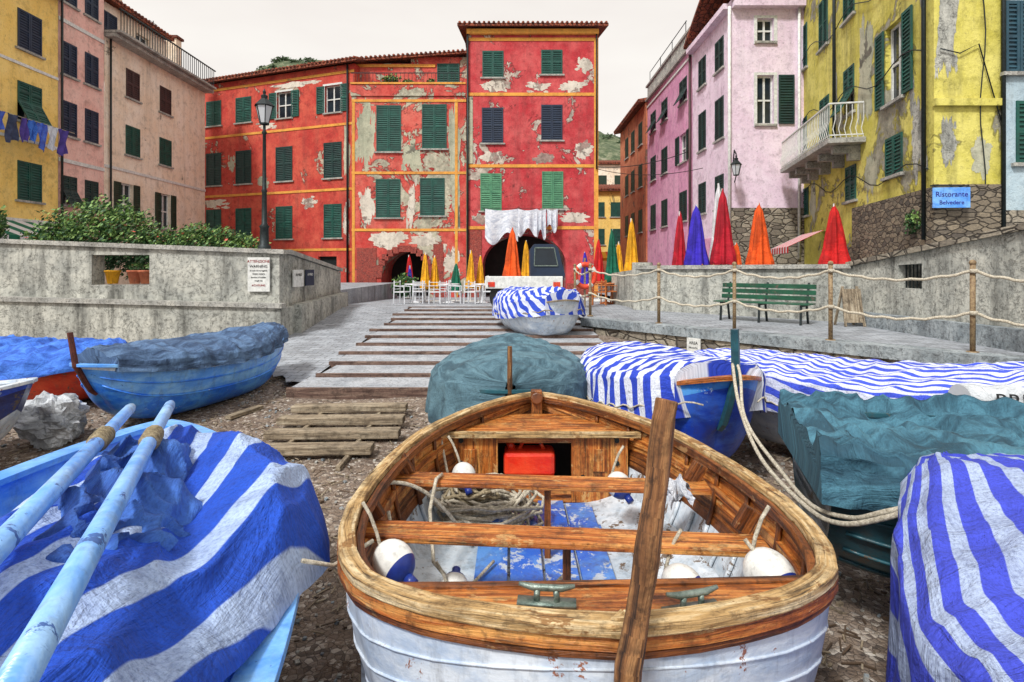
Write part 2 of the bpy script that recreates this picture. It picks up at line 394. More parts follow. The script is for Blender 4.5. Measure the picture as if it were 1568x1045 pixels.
for i in range(15000):
    y=1.0+R.random()**.75*11; x=R.uniform(-8,7)*(.4+y/14)
    if -3.2<x<1.9 and y>7.8: continue
    z=gzn(x,y)+.004; s=R.uniform(.006,.026)
    if R.random()<.03: s*=2
    a=R.random()*pi
    if R.random()<.45:
        L=R.uniform(.03,.13); d.beam((x,y,z+.008),(x+L*math.cos(a),y+L*math.sin(a),z+.025*R.random()),.009,.006,R.choice((0,1,1)))
    else:
        e=V((math.cos(a),math.sin(a),.1))*s*R.uniform(.8,1.6);f=V((-math.sin(a),math.cos(a),.15))*s
        d.boxa((x,y,z-.01),e,f,(s*.2,0,s*.8),R.choice((0,1,2,3)))
d.obj('beach_debris',[M['bark'],M['plank'],M['coping'],M['concd']])

# ================================================= BUILDINGS
class House:
    def __init__(s,name): s.g=group(name); s.d={}
    def b(s,part,mat,smooth=False):
        if part not in s.d: s.d[part]=(MB(),mat,smooth)
        return s.d[part][0]
    def fin(s):
        for k,(m,mt,sm) in s.d.items():
            if m.v: m.obj(k,M[mt],s.g,sm)
class Fc:
    def __init__(s,h,o,t,n,wall): s.h=h;s.o=V((o[0],o[1],0));s.t=V((t[0],t[1],0)).normalized();s.n=V((n[0],n[1],0)).normalized();s.wall=wall;s.op=[]
    def P(s,a,z,o=0): return s.o+s.t*a+s.n*o+V((0,0,z))
    def bx(s,part,mat,a0,a1,z0,z1,o0,o1):
        s.h.b(part+'_'+mat,mat).boxa(s.P(a0,z0,o0),s.t*(a1-a0),s.n*(o1-o0),(0,0,z1-z0))
    def patch(s,mat,a0,a1,z0,z1,o=.006,seed=1):
        # flaking plaster with an irregular outline, laid in a few ragged pieces
        b=s.h.b('plaster_patches_'+mat,mat); rr=random.Random(seed)
        W_=(a1-a0);H_=(z1-z0); pieces=[((a0+a1)/2,(z0+z1)/2,W_/2,H_/2,o)]
        for j in range(4): pieces.append((rr.uniform(a0-.1*W_,a1+.1*W_),rr.uniform(z0-.1*H_,z1+.1*H_),W_*rr.uniform(.06,.2),H_*rr.uniform(.08,.25),o-.0012*(j+1)*.8))
        for ci,(ca0,cz0,rw,rh,oo) in enumerate(pieces):
            c=s.P(ca0,cz0,oo); n=90; pts=[]; sd=seed*1.7+ci*5
            for i in range(n):
                th=2*pi*i/n; cc,ss=math.cos(th),math.sin(th)
                r=1+.55*noise.noise(V((cc*1.5+sd*3,ss*1.5,sd)))+.3*noise.noise(V((cc*4.5,ss*4.5,sd)))+.16*noise.noise(V((cc*13,ss*13,sd)))
                pts.append(c+s.t*(cc*rw*r)+V((0,0,ss*rh*r)))
            for i in range(n): b.poly([c,pts[i],pts[(i+1)%n]])
    def shutter(s,mat,a0,a1,z0,z1,o=.02,tilt=0):
        b=s.h.b('shutters_'+mat,mat)
        def bb(p0,p1,q0,q1,d0,d1):
            b.boxa(s.P(p0,q0,o+d0+tilt*(z1-q0)),s.t*(p1-p0),s.n*(d1-d0),V((0,0,q1-q0))-s.n*(tilt*(q1-q0)))
        w=.055
        bb(a0,a0+w,z0,z1,0,.04); bb(a1-w,a1,z0,z1,0,.04); bb(a0+w,a1-w,z0,z0+.07,0,.038); bb(a0+w,a1-w,z1-.07,z1,0,.038)
        zm=(z0+z1)/2; bb(a0+w,a1-w,zm-.03,zm+.03,0,.038)
        bb(a0+w,a1-w,z0+.07,z1-.07,-.004,.006)
        n=max(6,int((z1-z0)/.1))
        for i in range(n):
            zz=z0+.07+(z1-z0-.14)*(i+.5)/n
            b.boxa(s.P(a0+w,zz-.02,o+.03+tilt*(z1-zz)),s.t*(a1-a0-2*w),s.n*-.02+V((0,0,.035)),s.n*.006+V((0,0,.012)))
    def win(s,c,z0,z1,w=.95,kind='c',mat='shg',sill=True,fr=None):
        a0=c-w/2;a1=c+w/2
        if kind=='c':
            s.op.append((a0+.03,a1-.03,z0+.03,z1-.03,0))
            s.shutter(mat,a0,c-.006,z0,z1,-.01); s.shutter(mat,c+.006,a1,z0,z1,-.01)
        elif kind=='o':
            s.op.append((a0,a1,z0,z1,0)); s.glass(a0,a1,z0,z1)
            hw=w/2; s.shutter(mat,a0-hw-.03,a0-.03,z0,z1,.02); s.shutter(mat,a1+.03,a1+hw+.03,z0,z1,.02)
        elif kind=='f':
            s.op.append((a0,a1,z0,z1,0)); s.glass(a0,a1,z0,z1)
            zm=z0+(z1-z0)*.5
            s.shutter(mat,a0,c-.006,zm,z1,-.01); s.shutter(mat,c+.006,a1,zm,z1,-.01)
            s.shutter(mat,a0,c-.006,z0,zm,-.01,.55); s.shutter(mat,c+.006,a1,z0,zm,-.01,.55)
        elif kind=='g':
            s.op.append((a0,a1,z0,z1,0)); s.glass(a0,a1,z0,z1)
        if fr:
            s.bx('window_trim',fr,a0-.12,a0-.001,z0-.1,z1+.1,.004,.03); s.bx('window_trim',fr,a1+.001,a1+.12,z0-.1,z1+.1,.004,.03)
            s.bx('window_trim',fr,a0-.001,a1+.001,z1+.001,z1+.1,.004,.03)
        if sill: s.bx('sills','coping',a0-.1,a1+.1,z0-.08,z0-.005,-.01,.09)
    def glass(s,a0,a1,z0,z1):
        s.bx('glass','glass',a0,a1,z0,z1,-.2,-.17)
        c=(a0+a1)/2
        for x0,x1,q0,q1 in((a0,a0+.06,z0,z1),(a1-.06,a1,z0,z1),(c-.035,c+.035,z0,z1)):
            s.bx('frames','wframe',x0,x1,q0,q1,-.165,-.12)
        for q in(z0+.03,z0+(z1-z0)*.5,z1-.03): s.bx('frames','wframe',a0+.06,c-.035,q-.03,q+.03,-.165,-.125); s.bx('frames','wframe',c+.035,a1-.06,q-.03,q+.03,-.165,-.125)
    def build(s,a0,a1,z0,z1,part='walls',wall=None):
        b=s.h.b(part,wall or s.wall)
        xs=sorted({a0,a1}|{x for o in s.op for x in o[:2] if a0<x<a1}); zs=sorted({z0,z1}|{x for o in s.op for x in o[2:4] if z0<x<z1})
        for x,x2 in zip(xs,xs[1:]):
            for z,z2 in zip(zs,zs[1:]):
                cx=(x+x2)/2;cz=(z+z2)/2
                if any(o[0]<cx<o[1] and o[2]<cz<o[3] for o in s.op): continue
                b.poly([s.P(x,z),s.P(x2,z),s.P(x2,z2),s.P(x,z2)])
        for o in s.op:
            x,x2,z,z2,ar=o
            if x<a0-.01 or x2>a1+.01 or z<z0-.01 or z2>z1+.01: continue
            D=-.25 if not ar else -2.5
            if ar:
                c=(x+x2)/2;r=(x2-x)/2;rh=min(r,ar); n=16; prev=None
                for i in range(n+1):
                    th=pi*i/n; q=(c-r*math.cos(th),z2-rh+rh*math.sin(th))
                    if prev:
                        b.poly([s.P(*prev),s.P(*q),s.P(q[0],z2+.0),s.P(prev[0],z2+.0)])
                        b.poly([s.P(*prev),s.P(*prev,D),s.P(*q,D),s.P(*q)])
                    prev=q
                b.poly([s.P(x,z),s.P(x,z,D),s.P(x,z2-rh,D),s.P(x,z2-rh)]); b.poly([s.P(x2,z),s.P(x2,z,D),s.P(x2,z2-rh,D),s.P(x2,z2-rh)])
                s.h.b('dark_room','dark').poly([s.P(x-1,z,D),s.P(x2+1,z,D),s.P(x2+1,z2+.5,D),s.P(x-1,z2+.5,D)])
            else:
                for e in(((x,z),(x2,z)),((x2,z),(x2,z2)),((x2,z2),(x,z2)),((x,z2),(x,z))):
                    b.poly([s.P(*e[0]),s.P(*e[1]),s.P(*e[1],D),s.P(*e[0],D)])
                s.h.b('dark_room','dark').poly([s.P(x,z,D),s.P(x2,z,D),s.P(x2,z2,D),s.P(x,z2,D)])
    def shell(s,a0,a1,z0,z1,depth,left=True):
        b=s.h.b('rear_walls',s.wall); D=-depth
        if left: b.poly([s.P(a0,z0,-.01),s.P(a0,z1,-.01),s.P(a0,z1,D),s.P(a0,z0,D)])
        b.poly([s.P(a1,z0,-.01),s.P(a1,z1,-.01),s.P(a1,z1,D),s.P(a1,z0,D)])
        b.poly([s.P(a0,z0,D),s.P(a0,z1,D),s.P(a1,z1,D),s.P(a1,z0,D)])
    def roof(s,a0,a1,z,depth,rise=.8,ov=.4,mat='tile',za=0):
        b=s.h.b('roof',mat)
        q=[s.P(a0-ov,z-.05,ov),s.P(a1+ov,z-.05+za,ov),s.P(a1+ov,z+rise+za,-depth/2),s.P(a0-ov,z+rise,-depth/2)]
        r=[s.P(a0-ov,z-.05,-depth-ov),s.P(a1+ov,z-.05+za,-depth-ov)]
        t=V((0,0,.14))
        b.poly([x+t for x in q]); b.poly(q); b.poly([q[3]+t,q[2]+t,r[1]+t,r[0]+t]); b.poly([q[3],q[2],r[1],r[0]])
        b.poly([q[0],q[1],q[1]+t,q[0]+t]); b.poly([q[1],q[2],q[2]+t,q[1]+t]);b.poly([q[0],q[3],q[3]+t,q[0]+t]);b.poly([q[2],r[1],r[1]+t,q[2]+t]);b.poly([q[3],r[0],r[0]+t,q[3]+t])
        n=int((a1-a0+2*ov)/.24)
        for i in range(n):
            a=a0-ov+(i+.5)*(a1-a0+2*ov)/n; zz=za*(i+.5)/n
            s.h.b('tile_rows',mat,True).tube([s.P(a,z+.1+zz,ov+.04),s.P(a,z+.12+rise+zz,-depth/2)],.075,6)
def eave(F,a0,a1,z,mat='coping',o=.22,h=.12): F.bx('cornice',mat,a0,a1,z-h,z,0.003,o)

H=House('red_house')
F=Fc(H,(0,29),(1,0),(0,-1),'red')
for (c,z0,z1,m,kd) in((-.97,11.7,13.05,'shg','c'),(2.03,11.85,13.1,'shg','c'),(-.99,8.35,10.15,'shb','c'),(2.03,8.5,10.3,'shb','c'),(-1.07,4.9,6.8,'shl','c'),(2.07,5.0,6.9,'shl','c')):
    F.win(c,z0,z1,1.08,kd,m)
F.op.append((-1.5,2.75,.2,3.75,1.6))
F.build(-2.3,4.4,.2,14.15); F.shell(-2.3,4.4,.2,14.15,9); F.roof(-2.3,4.4,14.2,9,1.0,.45)
for z in(13.55,10.75,7.1,3.95): F.bx('bands','band',-2.3,4.4,z,z+.16,.008,.03)
F.bx('bands','band',-2.3,4.4,13.85,14.1,.004,.2)
F.bx('bands','band',4.18,4.4,.4,13.55,.006,.028)
F.bx('stones','brick',-2.28,-1.55,.3,3.9,.009,.035); F.bx('stones','brick',2.8,4.15,.3,1.2,.009,.035)
for i,a in enumerate(((-1.5,-.1,11.0,11.5),(.9,1.9,11.0,11.45),(2.4,3.7,11.0,11.5),(-1.5,-.5,7.4,7.95),(1.2,2.1,7.35,7.8),(3.2,4.0,7.6,8.4),(-1.9,-1.2,4.2,4.7),(2.6,3.9,4.3,4.8),(3.3,4.0,12.0,12.6))): F.patch('palep',*a,.0065,i)
F.bx('bands','greyp',-2.27,-2.0,7.3,10.7,.009,.03)
H.b('drainpipe','iron',True).tube([F.P(-2.25,.5,.12),F.P(-2.25,14,.12)],.05,8)
H.b('drainpipe','iron',True).tube([F.P(4.3,7.0,.1),F.P(4.3,14,.12)],.04,8)
F2=Fc(H,(0,28.93),(1,0),(0,-1),'redm')
for (c,z0,z1,w) in((-6.27,7.9,10.25,1.25),(-3.95,8.05,10.3,1.25),(-6.3,4.55,6.5,1.25),(-4.05,4.65,6.55,1.25)): F2.win(c,z0,z1,w,'c','shg')
F2.op.append((-6.65,-4.25,.2,2.85,1.2))
F2.build(-8.15,-2.33,.2,10.7,'middle_walls')
b=H.b('side_walls','red'); b.poly([F2.P(-8.15,.2),F2.P(-8.15,10.7),F2.P(-8.15,10.7,-1.5),F2.P(-8.15,.2,-1.5)]); b.poly([F2.P(-2.33,.2),F2.P(-2.33,10.7),F2.P(-2.33,10.7,-.06),F2.P(-2.33,.2,-.06)])
H.b('terrace_floor','coping').poly([F2.P(-8.15,10.7),F2.P(-2.33,10.7),F2.P(-2.33,10.7,-1.6),F2.P(-8.15,10.7,-1.6)])
for z in(10.42,6.75,3.85): F2.bx('bands','band',-8.15,-2.33,z,z+.13,.009,.03)
for a in(-8.13,-2.9): F2.bx('bands','band',a,a+.14,.4,10.4,.0095,.026)
for i,a in enumerate(((-7.9,-7.05,7.1,10.2),(-3.2,-2.6,4.3,10.1),(-5.6,-4.7,7.0,8.3),(-5.3,-4.9,4.2,6.3),(-7.1,-5.3,3.05,3.75),(-5.0,-3.7,3.1,3.7),(-7.7,-7.1,4.3,6.0),(-3.4,-2.7,1.6,3.1))): F2.patch('greyp' if i in(0,1,2) else 'palep',*a,.0065,i+20)
for i in range(14):
    th=pi*i/13; c=F2.P(-5.45-1.32*math.cos(th),1.65+1.32*math.sin(th),.02)
    H.b('arch_stones','brick').boxa(c-V((.16,0,.16)),(.32,0,0),(0,-.04,0),(0,0,.32))
F2.bx('arch_stones','brick',-7.9,-6.9,.3,3.0,.010,.03);F2.bx('arch_stones','brick',-4.0,-3.5,.3,3.2,.010,.03)
F2.bx('parapet','redm',-8.2,-2.35,10.72,11.3,-.2,.06); F2.bx('bands','band',-8.2,-2.35,11.31,11.4,-.22,.1)
for i in range(30):
    a=-8.1+i*.2; F2.bx('railing','iron',a,a+.02,11.4,11.9,-.08,-.06)
F2.bx('railing','iron',-8.2,-2.35,11.9,11.94,-.09,-.05)
F3=Fc(H,(0,30.4),(1,0),(0,-1),'redm'); F3.win(-3.4,10.9,12.9,1.2,'c','shg'); F3.build(-8.4,-2.3,10,12.9,'upper_walls'); F3.build(-5.4,-2.3,12.9,13.25,'upper_walls')
F3.bx('bands','band',-8.4,-4.1,12.7,12.85,.004,.05); F3.roof(-8.2,-2.6,12.95,8,.5,.35,za=.45)
F3.shell(-8.4,-2.3,10,12.9,8)
H.fin()
H=House('long_red_house')
A=V((-19.3,34));B=V((-8.3,29.95)); t=(B-A).normalized(); L=(B-A).length
F=Fc(H,A,t,(t.y,-t.x),'redl')
for s_,k1 in((1.95,'c'),(4.2,'c'),(7.1,'g'),(10.35,'g')):
    F.win(s_,10.3,11.75,1.0 if k1=='g' else 1.15,'c' if k1=='c' else 'o','shg',fr=None if k1=='c' else 'wframe'); F.win(s_,6.8,8.7,1.15,'c','shd'); F.win(s_,3.6,5.4,1.15,'c','shg')
F.op.append((9.4,10.6,.5,2.6,0))
F.build(0,L,.2,12.75); F.shell(0,L,.2,12.75,8); F.roof(0,L,12.8,8,.9,.4)
F.bx('gate','iron',9.4,10.6,.5,2.6,-.2,-.17)
for z in(12.3,9.55,6.1,2.9): F.bx('bands','band',0,L,z,z+.13,.008,.03)
F.bx('bands','band',0,.2,.3,12.3,.006,.028)
for i,a in enumerate(((6.5,9.0,11.95,12.2),(.4,1.3,9.05,9.4),(1.0,2.8,5.5,6.0),(11.05,11.4,6.6,9.3),(5.3,6.4,9.8,10.1),(3.1,3.6,7.5,8.3),(8.3,9.2,5.3,5.8),(5.3,5.9,6.6,7.2),(11.05,11.4,3.5,5.3))): F.patch('greyp' if i%2 else 'palep',*a,.0065,i+50)
H.b('drainpipe','iron',True).tube([F.P(11.35,.5,.1),F.P(11.35,12.7,.1)],.05,8)
H.fin()
def leftF(h,wall): return Fc(h,(-17,0),(0,1),(1,0),wall)
H=House('yellow_house'); F=leftF(H,'yel')
for s_ in(16.6,20.05):
    for z0,z1,kd,m in((9.6,10.95,'c','shb'),(7.1,8.45,'f','shg'),(4.35,5.7,'c','shg')): F.win(s_,z0,z1,1.0,kd,m)
F.build(13,21.3,.5,12.0); F.shell(13,21.3,.5,12,8); F.roof(13,20.9,12.05,8,.8,.4)
for z in(9.0,6.4,3.6): F.bx('trim','wframe',13,21.3,z,z+.1,.004,.03)
H.fin()
H=House('salmon_house'); F=leftF(H,'pinkl')
for s_ in(21.85,23.0):
    for z0,z1 in((12.1,13.2),(9.35,10.6),(7.05,8.35),(4.4,5.5)): F.win(s_,z0,z1,.72,'f' if s_<22 and z0<5 else 'c','shb' if z0>7 else 'shd')
F.build(21.32,23.7,.5,14.6); F.shell(21.32,23.7,.5,14.6,8); F.roof(21.6,23.4,14.65,8,.6,.3)
H.b('drainpipe','iron',True).tube([F.P(21.4,.5,.08),F.P(21.4,14.4,.08)],.04,8); F.bx('trim','wframe',21.32,23.7,6.0,6.14,.004,.04); F.bx('trim','wframe',21.32,23.7,11.3,11.44,.004,.04)
H.fin()
H=House('cream_house'); F=leftF(H,'cream')
for s_ in(25.5,27.9):
    F.win(s_,9.55,10.8,.9,'c','shbr'); F.win(s_,7.0,8.3,.95,'c','shg')
F.win(25.1,3.9,5.7,.8,'o','shdg'); F.win(27.9,3.9,5.6,.8,'o','shdg')
F.build(23.72,31.5,.5,11.8); F.shell(23.72,31.5,.5,11.8,8); eave(F,23.72,31.5,11.8,'coping',.5,.15); F.bx('trim','wframe',23.72,31.5,6.2,6.32,.004,.04)
F.bx('balcony','coping',23.72,31.4,11.82,11.92,-.4,.7)
for i in range(40):
    a=23.8+i*.19; F.bx('railing','iron',a,a+.025,11.92,12.8,.62,.645)
F.bx('railing','iron',23.75,31.4,12.8,12.85,.6,.66)
H.b('drainpipe','iron',True).tube([F.P(24,.5,.08),F.P(24,11.7,.08)],.04,8)
Fs=Fc(H,(-18.2,0),(0,1),(1,0),'cream'); Fs.win(25.6,11.95,13.5,1.2,'c','shb'); Fs.win(28,11.95,13.4,1,'g'); Fs.build(23.72,30,11.8,13.9,'roof_room'); Fs.shell(23.72,30,11.8,13.9,5); Fs.roof(24.2,29.6,13.95,5,.5,.4)
for y_ in(26.2,31):
    zz=0 if y_<30 else -.4
    H.b('chimney','cream').box(-18.9,-18.3,y_,y_+.5,11,14.9+zz); H.b('chimney_cap','tile').box(-19,-18.2,y_-.08,y_+.58,14.92+zz,15.05+zz)
for y_,z_ in((24.6,15.8),(25.2,15.2),(29.5,14.8)):
    m=H.b('tv_aerial','iron'); m.beam((-18.6,y_,13.5),(-18.6,y_,z_),.03,.03)
    for i in range(5): m.beam((-18.6,y_-.35,z_-.1-.12*i),(-18.6,y_+.35,z_-.1-.12*i),.015,.015)
H.fin()
lg=group('laundry_line'); m=MB(); 
m.tube([(-16.3,17.8,7.0),(-16.3,21.2,7.0)],.012,5,3)
y0=17.9; i=0
while y0<20.8:
    wd=R.uniform(.22,.5); hh=R.uniform(.45,1.0); z_=7.0
    m.grid(lambda u,w:V((-16.3+.06*math.sin(u*5+w*9+i),y0+w*wd*(1-.15*u),z_-u*hh*(1+.08*math.sin(w*5+i)))),8,8,(0,4,2,5,0,1,2)[i%7]); y0+=wd+R.uniform(.0,.08); i+=1
m.obj('clothes',[M['blued'],M['sheet'],M['clothp'],M['rope'],M['clothg'],M['bluecl']],lg,True)

H=House('lilac_house'); F=Fc(H,(8.1,0),(0,1),(-1,0),'lilac')
for s_ in(22.2,24.2):
    for z0,z1 in((7.0,8.6),(9.7,10.9),(4.3,5.6)): F.win(s_,z0,z1,.9,'c','shd')
F.build(21,25.5,.5,11.9,'side_wall','lilac'); 
G=Fc(H,(8.1,21),(1,0),(0,-1),'lilac')
G.win(1.25,10.35,11.2,.62,'g','shd',fr='wframe'); G.win(1.25,7.3,9.1,.62,'g','shd',fr='wframe'); G.shutter('shd',1.72,2.3,7.3,9.1,.03)
G.build(0,4.5,.5,11.95); G.shell(0,4.5,.5,11.95,4.5,left=False); G.roof(0,4.5,11.98,4.6,1.2,.3)
eave(G,0,4.5,11.75,'lilac',.3,.2); eave(F,21,25.5,11.75,'lilac',.3,.2)
G.bx('stone_base','rubble2',-.06,4.5,.5,4.2,.004,.06); F.bx('base_band','rosy',21.02,25.5,.5,3.2,.004,.04)
H.b('drainpipe','wframe',True).tube([(8.0,20.93,2.3),(8.0,20.93,11.6)],.06,8)
H.b('drainpipe','wframe',True).tube([(10.55,20.9,2.3),(10.55,20.9,11.6)],.05,8)
H.fin()
H=House('pink_house'); F=Fc(H,(8.1,0),(0,1),(-1,0),'rosy')
for s_ in(26.9,30.2,32.6):
    for z0,z1,kd in((9.8,10.9,'f'),(7.0,8.35,'c' if s_>27 else 'o'),(4.2,5.6,'c')): F.win(s_,z0,z1,1.15,kd,'shd')
F.build(25.52,34,.5,12.0); F.shell(25.52,34,.5,12,6); F.bx('trim','wframe',25.52,34,11.5,11.6,.004,.05)
for i in range(36):
    a=25.6+i*.23; F.bx('balustrade','coping',a,a+.07,12.0,12.7,.0,.07)
F.bx('balustrade','coping',25.52,34,12.72,12.82,-.03,.12); F.bx('balustrade','coping',25.52,34,11.9,12,.003,.15)
for zz in(13.2,13.7): F.bx('pergola','iron',27,34,zz,zz+.03,-.2,-.17)
for a in(27,29.3,31.6,34): F.bx('pergola','iron',a-.03,a,12,13.7,-.16,-.13)
H.b('drainpipe','shbr',True).tube([F.P(25.6,.5,.1),F.P(25.6,12,.1)],.06,8)
H.fin()
H=House('terracotta_house'); F=Fc(H,(8.0,0),(0,1),(-1,0),'brownb')
for s_ in(35.4,37.6,39.6):
    for z0,z1 in((9.6,11),(7,8.4),(4.2,5.6)): F.win(s_,z0,z1,1.0,'c','shdg')
F.build(34.02,42,.4,11.9); F.shell(34.02,42,.4,11.9,6); F.roof(34.45,42,11.95,6,.6,.4)
H.fin()
H=House('ochre_house'); F=Fc(H,(2,47),(1,0),(0,-1),'yel')
for c in(3.4,5.2,6.6):
    for z0,z1 in((6.2,7.4),(3.9,5.2)): F.win(c,z0,z1,.9,'c','shg')
F.build(0,9,.4,8.3); F.shell(0,9,.4,8.3,6); F.roof(0,9,8.35,6,.8,.3); F.bx('trim','brownb',0,9,.4,3,.004,.03)
H.fin()
H=House('plain_house'); F=Fc(H,(6,58),(1,0),(0,-1),'cream')
for c in(1.4,3.2,4.9):
    for z0,z1 in((10.2,11.4),(7.9,9.2)): F.win(c,z0,z1,.9,'c','shdg')
F.build(0,7,.4,12.5); F.shell(0,7,.4,12.5,6); F.roof(0,7,12.55,6,.8,.3); H.fin()

H=House('mustard_house')
t=V((.208,1)).normalized(); F=Fc(H,(8.9,12),t,(-t.y,t.x),'ygreen')
F.win(1.85,6.05,7.95,.95,'o','shg'); F.win(4.75,6.5,7.85,.8,'f','shg'); F.win(6.9,5.62,7.6,.9,'c','shg'); F.win(9.2,6.3,7.5,.8,'c','shg')
F.win(1.85,4.25,5.2,.9,'c','shg',sill=True); F.win(4.6,3.95,4.95,.8,'c','shg'); F.win(9.0,3.9,4.9,.8,'c','shg')
for s_ in(1.85,4.75,7,9.2): F.win(s_,9.3,10.9,.85,'c','shg')
F.op.append((6.2,7.2,1.2,3.2,0))
F.build(0,10.6,1.0,14); F.shell(0,10.6,1,14,7,left=False); F.roof(.5,10.6,14.05,7,.8,.5)
F.bx('stone_base','rubble',0,4.4,1.0,3.7,.010,.05); F.bx('stone_base','rubble',4.4,5.6,1.0,2.6,.010,.05)
for i,a in enumerate(((.4,1.0,4.0,5.8),(3.1,4.1,6.3,8.6),(.3,.8,7.8,9.3),(2.8,3.5,3.9,5.0),(5.7,6.1,6.3,8.6),(7.8,8.4,3.6,5.0))): F.patch('greyp' if i%2 else 'conc',*a,.0065,i+80)
F.bx('balcony_slab','coping',3.5,8.6,5.42,5.56,.012,.95)
for s_ in(3.9,5.1,6.3,7.5,8.3): H.b('corbels','coping').boxa(F.P(s_,5.0,.004),t.to_3d()*.18,F.n*.3,(0,0,.41)); H.b('corbels','coping').boxa(F.P(s_,5.2,.3),t.to_3d()*.18,F.n*.4,(0,0,.21))
def rail(p,q,z,h,n):
    m=H.b('balcony_rail','wframe'); p=V(p);q=V(q)
    m.beam(p+V((0,0,z+h)),q+V((0,0,z+h)),.05,.04); m.beam(p+V((0,0,z+.08)),q+V((0,0,z+.08)),.03,.03)
    for i in range(n+1):
        x=p.lerp(q,i/n); o=F.n*.06
        m.tube([x+V((0,0,z)),x+V((0,0,z+.25))+o,x+V((0,0,z+.5)),x+V((0,0,z+h))],.012,4)
rail(F.P(3.55,0,.9),F.P(8.55,0,.9),5.56,.95,34); rail(F.P(3.55,0,.05),F.P(3.55,0,.9),5.56,.95,6)
G=Fc(H,(8.9,12),(1,0),(0,-1),'ygreen'); 
G.build(0,1.42,1,14,'end_wall'); G.bx('cornice','ygreen',-.03,1.42,5.4,5.55,.012,.09); G.bx('stone_base','rubble',-.045,1.42,1,3.75,.004,.06)
for i,a in enumerate(((.08,.45,6.2,8.2),(.8,1.2,4.0,4.7),(.15,.45,4.2,5.1),(.7,1.2,9,10.3))): G.patch('conc' if i%2==0 else 'greyp',*a,.0065,i+95)
G2=Fc(H,(10.33,11.95),(1,0),(0,-1),'bluegr'); G2.win(.32,6.1,7.6,.58,'c','shbl'); G2.win(.55,4.2,5.5,.6,'c','shg'); G2.build(0,3.5,1,14,'grey_wall','bluegr'); G2.bx('grey_base','rubble2',0,3.5,1,3.2,.004,.06)
pm=H.b('pipes','iron',True)
pm.tube([F.P(.25,2.6,.08),F.P(.25,14,.08)],.045,8); pm.tube([F.P(5.7,5.6,.1),F.P(5.7,14,.1)],.05,8); pm.tube([G.P(1.4,2,.08),G.P(1.4,14,.08)],.04,8)
for s_,z_ in((.3,6.7),(.1,4.1),(.2,9)):
    pm.tube([F.P(s_+i*.5,z_+.2*math.sin(i*.9)+.04*i,.06) for i in range(20)],.014,5)
pm.tube([G.P(1.0+.06*math.sin(i),3+i*.5,.04) for i in range(20)],.012,5); pm.tube([G.P(.1,6.6,.05),G.P(.5,6.5,.06),G.P(.9,6.7,.06),G.P(1.4,5.0,.05)],.014,5)
H.fin()
m=MB()
def sag(p,q,s,n=20):
    p=V(p);q=V(q); return [p.lerp(q,i/n)-V((0,0,s*4*(i/n)*(1-i/n))) for i in range(n+1)]
m.tube(sag((4.3,28.8,7.1),(8.05,26,7.3),.25),.02,5); m.tube(sag((4.3,28.8,7.0),(8.05,24,6.2),.3),.015,5)
m.obj('overhead_cable',M['black'])

# ================================================= WALLS / WALKWAY
W=group('harbour_wall'); m=MB(); 
def wallseg(mb,p,q,zb,zt0,zt1,th,mt=0):
    p=V((p[0],p[1],0));q=V((q[0],q[1],0));d=(q-p);n=V((-d.y,d.x,0)).normalized()*th
    P=[p,q,q+n,p+n]; zt=[zt0,zt1,zt1,zt0]; zb2=zb if isinstance(zb,tuple) else (zb,zb); zz=[zb2[0],zb2[1],zb2[1],zb2[0]]
    lo=[a+V((0,0,z)) for a,z in zip(P,zz)]; hi=[a+V((0,0,z)) for a,z in zip(P,zt)]
    mb.poly(hi,m=mt); mb.poly(lo,m=mt)
    for i in range(4): mb.poly([lo[i],lo[(i+1)%4],hi[(i+1)%4],hi[i]],m=mt)
zt=lambda x:2.3+(-5.1-x)*.038 
zl=lambda x:1.12+(-5.1-x)*.025
wallseg(m,(-18,12.3),(-5.0,12.3),-.3,zl(-18),zl(-5.1),.8)
def up(x0,x1,a,b,mt=0): wallseg(m,(x0,12.52),(x1,12.52),(a(x0),a(x1)),b(x0),b(x1),.4,mt)
up(-18,-9.25,zl,zt); up(-7.98,-5.12,zl,zt)
up(-9.25,-7.98,zl,lambda x:1.62); up(-9.25,-7.98,lambda x:2.28,zt)
m.obj('wall',M['conc'],W)
m=MB(); wallseg(m,(-18,12.24),(-4.96,12.24),(zl(-18)+.003,zl(-5.06)+.003),zl(-18)+.1,zl(-5.06)+.1,.275); 
wallseg(m,(-18,12.45),(-5.0,12.45),(zt(-18)+.003,zt(-5)+.003),zt(-18)+.1,zt(-5)+.1,.55); m.obj('coping',M['coping'],W)
m=MB(); wallseg(m,(-5.12,13.2),(-5.6,18.6),-.2,2.28,1.85,.4); wallseg(m,(-5.12,12.93),(-5.12,13.2),-.2,2.29,2.28,.4)
m.obj('side_wall',M['conc'],W); m=MB(); wallseg(m,(-5.05,13.01),(-5.55,18.7),(2.31,1.87),2.41,1.97,.55); m.obj('side_coping',M['coping'],W)
m=MB(); wallseg(m,(-4.85,13.12),(-5.3,18.4),-.2,1.15,1.2,.22); m.obj('lower_ledge',M['conc'],W)
m=MB(); m.box(-18,-5.75,13.5,28.5,.2,1.25); m.obj('terrace_ground',M['pave'])
for x,c in((-8.95,'u_yellow'),(-8.45,'brownb'),(-8.2,'brownb')):
    g_=group('flower_pot'); m=MB(); z=1.64; m.lathe((x,12.75,z),[(.0,0),(.1,0),(.15,.26),(.165,.26),(.165,.3),(.13,.3),(.12,.25)],16); m.obj('pot',M[c],g_,True)
